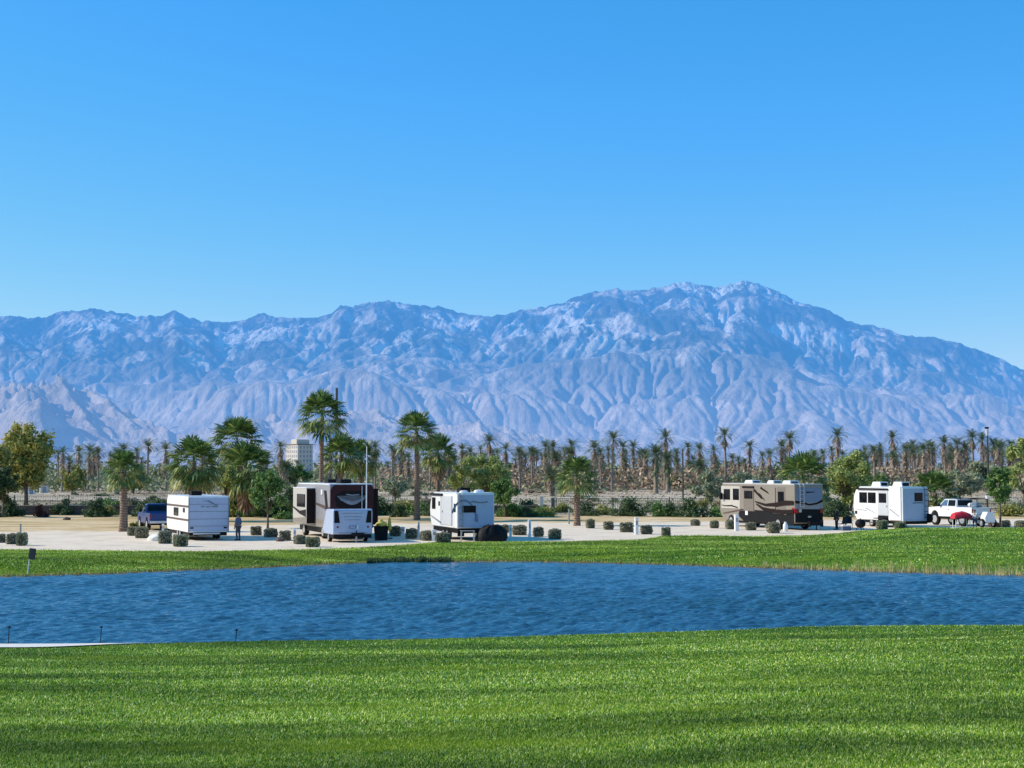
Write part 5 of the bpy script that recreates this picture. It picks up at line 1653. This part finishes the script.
# small covered thing right of the white truck: white utility cart
x, y = G(988, 527.5)
ct = empty('utility_cart', (x, y, tz(x, y)), R(15), 'small white two-wheeled cart with black tyres right of the white pickup', 'cart'); ct.scale = (.8, .8, .8)
MB().prism([(-.55, .5), (.55, .5), (.62, 1.0), (.3, 1.55), (-.3, 1.6), (-.6, 1.05)], 'y', -.45, .45, .05).build('body', M['white'], ct)
for sg in (-1, 1): wheel(ct, sg * .68, 0, .44, .2)
MB().tube([(-.6, 0, .45), (.6, 0, .45)], .04, 8).build('axle', M['black'], ct)
MB().tube([(0, -.4, .55), (0, -.95, .08)], .03, 8).build('stand', M['black'], ct)

# lamp posts
def lamp_post(px, yb, yt, lab, big=False):
    x, y = G(px, yb)
    t_ = empty('lamp_post', (x, y, tz(x, y)), 0, lab, 'lamp')
    h_ = ZT(yt, y) - tz(x, y)
    MB().tube([(0, 0, -.1), (0, 0, h_ - .45)], .07, 10).build('pole', M['darkpole'], t_)
    MB().tube([(0, 0, h_ - .45), (0, 0, h_ - .1)], [.11, .16], 12).build('lamp_globe', M['white'], t_)
    MB().tube([(0, 0, h_ - .1), (0, 0, h_)], [.19, .05], 12).build('lamp_cap', M['darkpole'], t_)
    MB().tube([(0, 0, -.05), (0, 0, .12)], [.14, .1], 12).build('base_plate', M['darkpole'], t_)
    return t_
lamp_post(987.5, 523, 494, 'short dark lamp post with a white head right of the white pickup')
# tall lamp mast far right
Y = 330; x = XY(988.5, Y)
mp = empty('lamp_mast', (x, Y, tz(x, Y)), 0, 'tall mast with a pale panel rising above the grove at the right', 'mast')
h_ = ZT(425, Y)
MB().tube([(0, 0, 0), (0, 0, h_ - 1.2)], [.22, .14], 8).build('pole', M['darkpole'], mp)
MB().box(-.28, .28, -.2, .2, h_ - 2.4, h_ - .9, .05).build('panel', M['white2'], mp)
MB().box(-.5, .3, -.25, .25, h_ - .9, h_ - .5, .05).build('lamp_head', M['black'], mp)
# utility poles
def upole(px, Y, yt, r_, lab, cross=True):
    x = XY(px, Y)
    t_ = empty('utility_pole', (x, Y, tz(x, Y)), 0, lab, 'pole')
    h_ = ZT(yt, Y) - tz(x, Y)
    MB().tube([(0, 0, -.2), (0, 0, h_)], [r_, r_ * .8], 8).build('pole', M['darkpole'], t_)
    if cross: MB().box(-.5, .5, -.08, .08, h_ - .9, h_ - .75).build('crossarm', M['darkpole'], t_)
upole(683, 225, 449, .13, 'dark utility pole between the shaggy palms and the grey scrubby tree', False)
upole(336, 290, 388, .28, 'dark mast sticking up right behind the tallest fan palm', False)

# --- fences ----------------------------------------------------------
def line_pts(pxs_, Y_):
    return [(XY(q, Y_), Y_) for q in pxs_]
# brown block wall along the left and centre
def wall_run(px0, px1, Y0, Y1, h_, lab, name='block_wall'):
    x0, x1 = XY(px0, Y0), XY(px1, Y1)
    root = empty(name, ((x0 + x1) / 2, (Y0 + Y1) / 2, 0), math.atan2(Y1 - Y0, x1 - x0), lab, 'wall')
    Lh = math.hypot(x1 - x0, Y1 - Y0) / 2
    MB().box(-Lh, Lh, -.1, .1, -.3, h_, .01).build('wall', M['wall'], root)
    MB().box(-Lh - .02, Lh + .02, -.13, .13, h_ + .002, h_ + .08, .01).build('coping', M['cap'], root)
    k = int(Lh * 2 / 6)
    for q in range(k + 1):
        xx = -Lh + 2 * Lh * q / max(1, k)
        MB().box(xx - .2, xx + .2, -.2, .2, -.3, h_ + .14, .02).build('pillar', M['wall'], root)
    return root
wall_run(-60, 172, 158, 160, .88, 'dark brown low block wall behind the sand at the left')
wall_run(176, 545, 161, 163, .82, 'dark brown low block wall behind the palms and trailers in the centre')

def fence_run(px0, px1, Y0, Y1, h_, lab, step=2.4, mat='darkpole'):
    x0, x1 = XY(px0, Y0), XY(px1, Y1)
    root = empty('metal_fence', ((x0 + x1) / 2, (Y0 + Y1) / 2, 0), math.atan2(Y1 - Y0, x1 - x0), lab, 'fence')
    Lh = math.hypot(x1 - x0, Y1 - Y0) / 2
    mb = MB()
    for z in (h_ - .1, h_ * .5, .15): mb.box(-Lh, Lh, -.02, .02, z - .025, z + .025)
    mb.build('rail', M[mat], root)
    mb = MB(); n_ = int(Lh * 2 / .22)
    for q in range(n_):
        xx = -Lh + Lh * 2 * (q + .5) / n_
        mb.box(xx - .012, xx + .012, .021, .04, .05, h_ - .05)
    mb.build('pickets', M[mat], root)
    k = int(Lh * 2 / step / 2.6)
    for q in range(k + 1):
        xx = -Lh + 2 * Lh * q / max(1, k)
        MB().box(xx - .05, xx + .05, -.05, .05, -.2, h_ + .05, .01).build('post', M[mat], root)
fence_run(556, 1060, 175, 178, 1.5, 'thin dark metal fence across the middle right of the dry ground')
fence_run(-40, 500, 190, 192, 1.5, 'thin dark metal fence beyond the brown wall at the left', mat='darkpole')
for k, (px, yb, yt, lab) in enumerate([(541.5, 514, 496, 'cream square pillar where the block wall ends'), (553, 512.5, 497, 'cream square pillar at the start of the metal fence')]):
    x, y = G(px, yb)
    pl = empty('gate_pillar', (x, y, tz(x, y)), 0, lab, 'pillar')
    h_ = ZT(yt, y)
    MB().box(-.2, .2, -.2, .2, -.1, h_ - .1, .02).build('shaft', M['cap'] if k else M['building'], pl)
    MB().box(-.26, .26, -.26, .26, h_ - .098, h_, .02).build('cap', M['building'], pl)

# --- utility pedestals and posts --------------------------------------
def pedestal(px, yb, yt, wpx, lab, mat='white', lid=True):
    x, y = G(px, yb)
    t_ = empty('utility_pedestal', (x, y, tz(x, y)), R(12), lab, 'post', 'utility pedestals on the campsites')
    h_ = (yb - yt) / F * y; w_ = wpx / F * y
    MB().box(-w_ / 2, w_ / 2, -w_ / 2, w_ / 2, -.05, h_ - .06, .015).build('post', M[mat], t_)
    MB().prism([(-w_ * .6, h_ - .058), (w_ * .6, h_ - .058), (w_ * .6, h_ - .01), (0, h_ + .02), (-w_ * .6, h_ - .01)], 'y', -w_ * .6, w_ * .6, .006).build('cap', M[mat], t_)
    MB().box(-w_ * .3, w_ * .3, -w_ / 2 - .012, -w_ / 2 + .004, h_ * .55, h_ * .8, .003).build('panel', M['grey'], t_)
pedestal(294.5, 542, 528, 3, 'white pedestal left of the maroon coach beside the square shrubs')
pedestal(20.5, 536, 524, 1.6, 'thin grey pedestal behind the square shrubs at the left edge', 'grey')
pedestal(163, 535, 524, 2.2, 'white pedestal between the blue pickup and the striped trailer')
pedestal(418.5, 536, 522, 2.2, 'thin white pedestal in front of the sunlit palm trunk')
pedestal(402.5, 536, 527, 4, 'short white pedestal in the dark shrub row')
pedestal(434, 541, 530, 4.5, 'broad white pedestal left of the small white trailer')
pedestal(510.5, 537.5, 525, 2.4, 'white pedestal right of the small white trailer among square shrubs')
pedestal(529.5, 537, 520, 2.6, 'taller white pedestal left of the middle fan palm')
pedestal(636.5, 534.5, 517.5, 3.2, 'tall white pedestal in the open row right of the middle fan palm')
pedestal(736.5, 531, 514.5, 3.6, 'tall blue-white pedestal in front of the tan motorhome')
pedestal(569, 524, 509, 1.4, 'thin grey pedestal just left of the middle fan palm', 'grey')
# sign on the far bank
x, y = G(28.5, 575, -.3)
y = float(far_d(x / y)) + .9; x = XY(28.5, y)
sg_ = empty('bank_sign', (x, y, tz(x, y)), R(-8), 'small dark sign on a leaning white post at the far bank', 'sign')
MB().tube([(0, 0, -.2), (.13, 0, .95)], .03, 8).build('post', M['white'], sg_)
MB().box(-.04, .30, -.06, .02, .78, 1.32, .02).build('sign_board', M['darkpole'], sg_).rotation_euler = (0, R(7), 0)
# short stakes at the near lawn edge
for (px, yb, yt, lab) in ((9, 645.5, 631, 'dark stake lamp at the lawn edge, leftmost on the pale path'), (101, 643.5, 629.5, 'dark stake lamp at the lawn edge, middle of the three'), (236, 641, 632, 'dark stake lamp at the lawn edge, rightmost beyond the path end')):
    u = ray(px, 600)[0] / ray(px, 600)[1]; d = float(near_d(u)) + (.1 if px < 150 else .3)
    t_ = empty('stake_lamp', (u * d, d, tz(u * d, d)), 0, lab, 'garden light', 'stake lamps along the near shore')
    h_ = (yb - yt) / F * d + .12
    MB().tube([(0, 0, -.1), (.02, 0, h_ - .04)], .012, 8).build('stake', M['black'], t_)
    MB().tube([(.02, 0, h_ - .04), (.02, 0, h_ - .02), (.02, 0, h_)], [.045, .05, .02], 12).build('lamp_head', M['black'], t_)
# drain covers on turf
for (px, yb, wpx, lab) in ((955, 530.5, 7, 'pale flat slab on the turf in front of the red table'), (66, 571, 22, 'pale bare slab on the bank at the left'), (176, 565, 9, 'small pale slab in the left far turf')):
    if px == 955: x, y = XY(955, 105.), 105.
    else: x, y = G(px, yb, -.05)
    o = MB().box(-wpx / F * y / 2, wpx / F * y / 2, -.4, .4, -.05, .07, .02).build('stone_slab', M['concrete'], None)
    o.location = (x, y, tz(x, y)); tag(o, lab, 'slab')

# hotel far behind ----------------------------------------------------
Y = 900
x = XY(299, Y); h_ = ZT(440, Y)
hb = empty('hotel', (x, Y, 0), R(-48), 'cream many-windowed hotel far behind the palms', 'building'); hb.scale = (.84, .9, 1)
MB().box(-7.5, 7.5, -6, 6, 0, h_ - 3, .1).build('wall', M['building'], hb)
MB().box(-2.5, 4.5, -5, 5, h_ - 3, h_ + .3, .1).build('tower', M['building'], hb)
MB().box(-7.8, 7.8, -6.3, 6.3, h_ - 3.0, h_ - 2.5, .05).build('cornice', M['cap'], hb)
nf = 7
for f_ in range(nf):
    for k in range(6):
        xx = -6.2 + k * 2.48; z = 1.5 + f_ * (h_ - 4) / nf
        MB().box(xx - .55, xx + .55, -6.06, -5.98, z, z + 1.6).build('window', M['winfar'], hb)
        if k < 4: MB().box(7.48, 7.56, -4.2 + k * 2.6, -3.1 + k * 2.6, z, z + 1.6).build('window', M['winfar'], hb)
x = XY(328/4+0, 700); h_ = ZT(452, 700)
hb = empty('low_building', (x, 700, 0), R(10), 'low white building far off between the palms at the left', 'building')
MB().box(-6, 6, -4, 4, 0, h_ - 2.5, .1).build('wall', M['white'], hb)
MB().box(-3, 3.5, -3, 3, h_ - 2.5, h_, .1).build('tower', M['white'], hb)
for k in range(5): MB().box(-5 + k * 2.2, -3.9 + k * 2.2, -4.05, -3.98, h_ - 5, h_ - 3.8).build('window', M['winfar'], hb)
# white boxes by the left tree
for (px, yb, wpx, hpx, lab, mt) in ((24, 491, 7, 7, 'small white shed left of the other pale boxes at the far left', 'white'), (31, 494.5, 8, 7, 'low white shed in the middle of the pale boxes at the far left', 'white'), (44, 493, 8, 9, 'cream shed rightmost of the pale boxes at the far left', 'building')):
    x, y = G(px, yb); s = y / F
    t_ = empty('shed', (x, y, 0), R(20), lab, 'shed')
    MB().box(-wpx * s / 2, wpx * s / 2, -1, 1, 0, hpx * s * .85, .03).build('wall', M[mt], t_)
    MB().prism([(-wpx * s * .56, hpx * s * .85), (wpx * s * .56, hpx * s * .85), (0, hpx * s)], 'y', -1.15, 1.15).build('roof', M['cap'], t_)
    MB().box(-.35, .35, -1.03, -.99, .05, min(1.6, hpx * s * .7)).build('door', M['winfar'], t_)

# --- reeds and bank plants --------------------------------------------
def reeds(name, n, px0, px1, dy0, dy1, h0, h1, wid, mat, lab, seed, dark=False):
    r = np.random.default_rng(seed)
    px = r.uniform(px0, px1, n)
    px = px + 2.5 * np.sin(px * .35)
    u = (px - 512) / F
    d = far_d(u) + r.uniform(dy0, dy1, n)
    x = u * d; z = terrain(x, d)
    h = r.uniform(h0, h1, n) * (.75 + .3 * np.sin(px * .13) ** 2)
    a = r.random(n) * 6.28; lx = r.normal(0, .12, n) * h; ly = r.normal(0, .1, n) * h
    V = np.empty((n, 3, 3), np.float32)
    V[:, 0] = np.stack([x - np.cos(a) * wid, d - np.sin(a) * wid, z], -1)
    V[:, 1] = np.stack([x + np.cos(a) * wid, d + np.sin(a) * wid, z], -1)
    V[:, 2] = np.stack([x + lx, d + ly, z + h], -1)
    o = link(name, np_mesh(name, V.reshape(-1, 3), np.arange(3 * n).reshape(-1, 3)), M[mat])
    return tag(o, lab, 'reeds', kind='stuff')
reeds('reeds', 620, 850, 1060, -.3, 3.0, .2, .62, .011, 'reed', 'sparse tan reeds on the right far bank', 3)
reeds('reeds', 1500, 760, 1060, -.3, 1.0, .12, .45, .018, 'reed', 'short tan stubble at the right waterline', 4)
reeds('bank_plants', 3000, 366, 450, -.3, .9, .04, .34, .05, 'leaf_d', 'dark low plants hanging over the water in the centre left', 5)
reeds('bank_grass', 5000, -60, 860, -.1, .9, .05, .22, .03, 'leaf_olive', 'ragged grass fringe of the far waterline', 6)

# --- people -----------------------------------------------------------
def skin_mesh(name, joints, edges, sub=2):
    me = bpy.data.meshes.new(name)
    me.from_pydata([j[0] for j in joints], edges, [])
    o = bpy.data.objects.new(name, me); col.objects.link(o)
    sm = o.modifiers.new('s', 'SKIN')
    for k, j in enumerate(joints):
        me.skin_vertices[0].data[k].radius = j[1] if hasattr(j[1], '__len__') else (j[1], j[1])
    me.skin_vertices[0].data[0].use_root = True
    s2 = o.modifiers.new('d', 'SUBSURF'); s2.levels = sub; s2.render_levels = sub
    dg = bpy.context.evaluated_depsgraph_get(); dg.update()
    out = bpy.data.meshes.new_from_object(o.evaluated_get(dg))
    bpy.data.objects.remove(o); bpy.data.meshes.remove(me)
    out.name = name
    return out


def person(px, Y, h, rz, lab, top, bottom, shorts=False, arm=(0, 0)):
    x = XY(px, Y)
    root = empty('person', (x, Y, tz(x, Y)), rz, lab, 'person')
    s = h / 1.78
    fx, fy = .11, .05
    J = {'pel': (0, 0, .96), 'wai': (0, .0, 1.12), 'che': (0, .01, 1.34), 'nec': (0, 0, 1.50), 'nk2': (0, .01, 1.57), 'hd0': (0, .02, 1.63), 'hd1': (0, .02, 1.70),
         'shl': (-.18, 0, 1.44), 'shr': (.18, 0, 1.44), 'ell': (-.26, -.02, 1.16), 'elr': (.26, -.02 + arm[1] * .1, 1.16), 'wrl': (-.27, .08, .92), 'wrr': (.25, .12 + arm[1] * .2, .94 + arm[0] * .25),
         'hpl': (-.10, 0, .90), 'hpr': (.10, 0, .90), 'knl': (-.12, .03, .50), 'knr': (.13, .02, .50), 'anl': (-.13, -.02, .08), 'anr': (.15, -.01, .08), 'tol': (-.15, .16, .035), 'tor': (.18, .16, .035)}
    rad = {'pel': (.15, .11), 'wai': (.135, .10), 'che': (.165, .115), 'nec': (.07, .06), 'nk2': (.055, .06), 'hd0': (.075, .09), 'hd1': (.08, .095), 'shl': .065, 'shr': .065, 'ell': .045, 'elr': .045, 'wrl': .03, 'wrr': .03,
           'hpl': .095, 'hpr': .095, 'knl': .06, 'knr': .06, 'anl': .04, 'anr': .04, 'tol': .035, 'tor': .035}
    E = [('pel', 'wai'), ('wai', 'che'), ('che', 'nec'), ('nec', 'nk2'), ('nk2', 'hd0'), ('hd0', 'hd1'), ('che', 'shl'), ('che', 'shr'), ('shl', 'ell'), ('shr', 'elr'), ('ell', 'wrl'), ('elr', 'wrr'),
         ('pel', 'hpl'), ('pel', 'hpr'), ('hpl', 'knl'), ('hpr', 'knr'), ('knl', 'anl'), ('knr', 'anr'), ('anl', 'tol'), ('anr', 'tor')]
    # fingers
    for sd in ('l', 'r'):
        wx, wy, wz = J['wr' + sd]; sg = -1 if sd == 'l' else 1
        J['pm' + sd] = (wx, wy + .02, wz - .08); rad['pm' + sd] = (.022, .034)
        E.append(('wr' + sd, 'pm' + sd))
        for q in range(4):
            oy = (q - 1.5) * .021; ln = (.075, .085, .08, .062)[q]
            J['f%s%da' % (sd, q)] = (wx, wy + .02 + oy, wz - .12); J['f%s%db' % (sd, q)] = (wx - sg * .018, wy + .02 + oy, wz - .12 - ln)
            rad['f%s%da' % (sd, q)] = .009; rad['f%s%db' % (sd, q)] = .007
            E += [('pm' + sd, 'f%s%da' % (sd, q)), ('f%s%da' % (sd, q), 'f%s%db' % (sd, q))]
        J['t' + sd] = (wx - sg * .01, wy + .07, wz - .10); rad['t' + sd] = .009
        E.append(('pm' + sd, 't' + sd))
    def build(name, keys, grow, mat, parent, zmul=1.0):
        ks = [k_ for k_ in keys]
        idx = {k_: q for q, k_ in enumerate(ks)}
        js = []
        for k_ in ks:
            r_ = rad[k_]; r_ = r_ if hasattr(r_, '__len__') else (r_, r_)
            js.append((tuple(c_ * s for c_ in J[k_]), ((r_[0] + grow) * s, (r_[1] + grow) * s)))
        es = [(idx[a_], idx[b_]) for a_, b_ in E if a_ in idx and b_ in idx]
        return link(name, skin_mesh(name, js, es), M[mat], parent, True)
    allk = list(J)
    body = build('body', allk, 0, 'skin', root)
    build('shirt', ['che', 'wai', 'pel', 'nec', 'shl', 'shr', 'ell', 'elr'] + ([] if shorts else ['wrl', 'wrr']), .018, top, root)
    if shorts:
        J['knl2'] = (-.115, .02, .58); J['knr2'] = (.12, .015, .58); rad['knl2'] = rad['knr2'] = .085
        E.extend([('hpl', 'knl2'), ('hpr', 'knr2')])
        build('shorts', ['pel', 'hpl', 'hpr', 'knl2', 'knr2'], .016, bottom, root)
    else:
        build('trousers', ['pel', 'hpl', 'hpr', 'knl', 'knr', 'anl', 'anr'], .016, bottom, root)
    # hair cap, nose, shoes
    bm = bmesh.new(); bmesh.ops.create_uvsphere(bm, u_segments=18, v_segments=12, radius=1)
    for v_ in bm.verts: v_.co = Vector((v_.co.x * .098, v_.co.y * .115 - .015, v_.co.z * .10 + 1.715)) * s
    bmesh.ops.delete(bm, geom=[v_ for v_ in bm.verts if v_.co.z < (1.69 - .6 * max(0, -v_.co.y / s) ) * s and v_.co.y > -.04 * s], context='VERTS')
    MB().bm(bm).build('hair', M['hair'], root, True)
    MB().tube([(0, .105 * s, 1.69 * s), (0, .135 * s, 1.655 * s), (0, .11 * s, 1.64 * s)], [.008 * s, .014 * s, .010 * s], 8).build('nose', M['skin'], body)
    for sg in (-1, 1):
        MB().tube([(sg * .033 * s, .108 * s, 1.69 * s), (sg * .033 * s, .118 * s, 1.69 * s)], .009 * s, 8).build('eye', M['hair'], body)
        bx = (J['anl'] if sg < 0 else J['anr'])
        MB().box((bx[0] - .05) * s, (bx[0] + .05) * s, (bx[1] - .07) * s, (bx[1] + .21) * s, 0, .08 * s, .025 * s).build('shoe', M['black'], root)
    MB().box(-.025 * s, .025 * s, .108 * s, .119 * s, 1.612 * s, 1.622 * s).build('mouth', M['redlens'], body)
    return root


x, y = G(238.5, 540.5)
person(238.5, y, 1.8, R(60), 'person in a blue shirt and dark trousers at the right rear of the striped trailer', 'cl_blue', 'cl_grey')
x, y = G(836, 530)
person(836.5, y, 1.76, R(100), 'person dressed in dark clothes behind the rear of the tan motorhome', 'cl_dark', 'cl_dark')
person(974.5, 113, 1.5, R(150), 'child in a white top and blue shorts beside the red-covered table', 'cl_white', 'cl_short', True)

# red covered table beside the child
Y = 113; x = XY(961, Y)
rt = empty('folding_table', (x, Y, tz(x, Y)), R(5), 'folding table with white legs under the red cloth', 'table')
MB().box(-.6, .6, -.35, .35, 1.02, 1.06, .01).build('table_top', M['white'], rt)
for sx_ in (-1, 1):
    for sy_ in (-1, 1): MB().tube([(sx_ * .52, sy_ * .3, 1.02), (sx_ * .56, sy_ * .32, 0)], .035, 6).build('leg', M['white'], rt)
nx, ny = 26, 14; vs, fs = [], []
for i_ in range(nx):
    for j_ in range(ny):
        a = (i_ / (nx - 1) - .5) * 2; c_ = (j_ / (ny - 1) - .5) * 2
        z = 1.08 + .30 * max(0, 1 - a * a) ** .6 * max(0, 1 - c_ * c_) ** .4 + .015 * math.sin(a * 9 + c_ * 4)
        e_ = max(abs(a), abs(c_))
        if e_ > .86: z -= (e_ - .86) * 1.6
        vs.append((a * .74, c_ * .45, z))
for i_ in range(nx - 1):
    for j_ in range(ny - 1): fs.append((i_ * ny + j_, (i_ + 1) * ny + j_, (i_ + 1) * ny + j_ + 1, i_ * ny + j_ + 1))
o = MB().add(vs, fs).build('tablecloth', M['red'], None, True); o.location = rt.location; o.rotation_euler = rt.rotation_euler
tag(o, 'rumpled red cloth heaped over the folding table by the white pickup', 'tablecloth')

# camp furniture between motorhome and right trailer
def camp_chair(px, yb, rz, mat, lab):
    x, y = G(px, yb)
    t_ = empty('camp_chair', (x, y, tz(x, y)), rz, lab, 'chair')
    MB().box(-.28, .28, -.25, .25, .40, .44, .015).build('seat', M[mat], t_)
    MB().prism([(-.25, .42), (-.21, .42), (-.36, .95), (-.40, .95)], 'x', -.28, .28, .01).build('backrest', M[mat], t_)
    for sx_ in (-1, 1):
        MB().tube([(sx_ * .27, -.25, 0), (sx_ * .27, .22, .42)], .015, 6).build('leg', M['grey'], t_)
        MB().tube([(sx_ * .27, .25, 0), (sx_ * .27, -.22, .42)], .015, 6).build('leg', M['grey'], t_)
        MB().box(sx_ * .30 - .03, sx_ * .30 + .03, -.28, .22, .62, .65, .01).build('armrest', M[mat], t_)
camp_chair(842.5, 529, R(30), 'cl_dark', 'dark camp chair just right of the standing dark-clothed person')
camp_chair(849, 528.5, R(-20), 'cl_dark', 'dark camp chair second to the right of the dark-clothed person')
x, y = G(846, 531)
o = MB().box(-.35, .35, -.2, .2, 0, .34, .03).build('body', M['cl_blue'], None)
cb = empty('cool_box', (x, y, tz(x, y)), R(10), 'low blue and white cool box on the ground by the camp chairs', 'cool box')
o.parent = cb
MB().box(-.37, .37, -.22, .22, .342, .42, .03).build('lid', M['white'], cb)
# black kettle grill at the nose of the right trailer
x, y = G(860.5, 531.5)
kg = empty('kettle_grill', (x, y, tz(x, y)), 0, 'round black grill at the front of the white trailer with ladder', 'grill')
bm = bmesh.new(); bmesh.ops.create_uvsphere(bm, u_segments=20, v_segments=12, radius=.40)
for v_ in bm.verts: v_.co.z = v_.co.z * .85 + .56
MB().bm(bm).build('bowl', M['black'], kg, True)
MB().tube([(0, 0, .90), (0, 0, .99)], .04, 8).build('handle', M['grey'], kg)
for k in range(3):
    a = k * 2.094 + .5
    MB().tube([(.2 * math.cos(a), .2 * math.sin(a), .35), (.36 * math.cos(a), .36 * math.sin(a), 0)], .025, 6).build('leg', M['black'], kg)
# pots in front of motorhome
for (px, yb, mt, lab) in ((785.5, 531.5, 'white', 'white gas bottle right of the square shrub by the motorhome'), (767, 528, 'grey', 'grey gas bottle behind the square shrub by the motorhome')):
    x, y = G(px, yb)
    t_ = empty('gas_bottle', (x, y, tz(x, y)), 0, lab, 'gas bottle')
    MB().tube([(0, 0, 0), (0, 0, .05), (0, 0, .5), (0, 0, .62), (0, 0, .66)], [.15, .19, .19, .12, .05], 16).build('tank', M[mt], t_, True)
    MB().tube([(0, 0, .64), (0, 0, .74)], [.09, .09], 12).build('collar', M[mt], t_)
# stones lying on the sand
for (px, yb, s, lab) in ((67, 520, .35, 'dark small rock on the dry sand behind the left shrubs'), (994, 527, .5, 'brown rock at the foot of the small round tree'), (156, 541, .55, 'pale rock between the square shrubs near the blue pickup'), (280, 541.5, .3, 'low dark rock among the shrubs left of the maroon coach')):
    x, y = G(px, yb)
    bm = bmesh.new(); bmesh.ops.create_icosphere(bm, subdivisions=3, radius=s)
    for v_ in bm.verts:
        n_ = mnoise.noise(v_.co * 2.3 / s * .5 + Vector((px, 0, 0)))
        v_.co = v_.co * (1 + .35 * n_); v_.co.z *= .6
    o = MB().bm(bm).build('rock', M['concrete'] if px == 156 else M['wall'], None, True)
    o.location = (x, y, tz(x, y) + s * .25); tag(o, lab, 'rock')
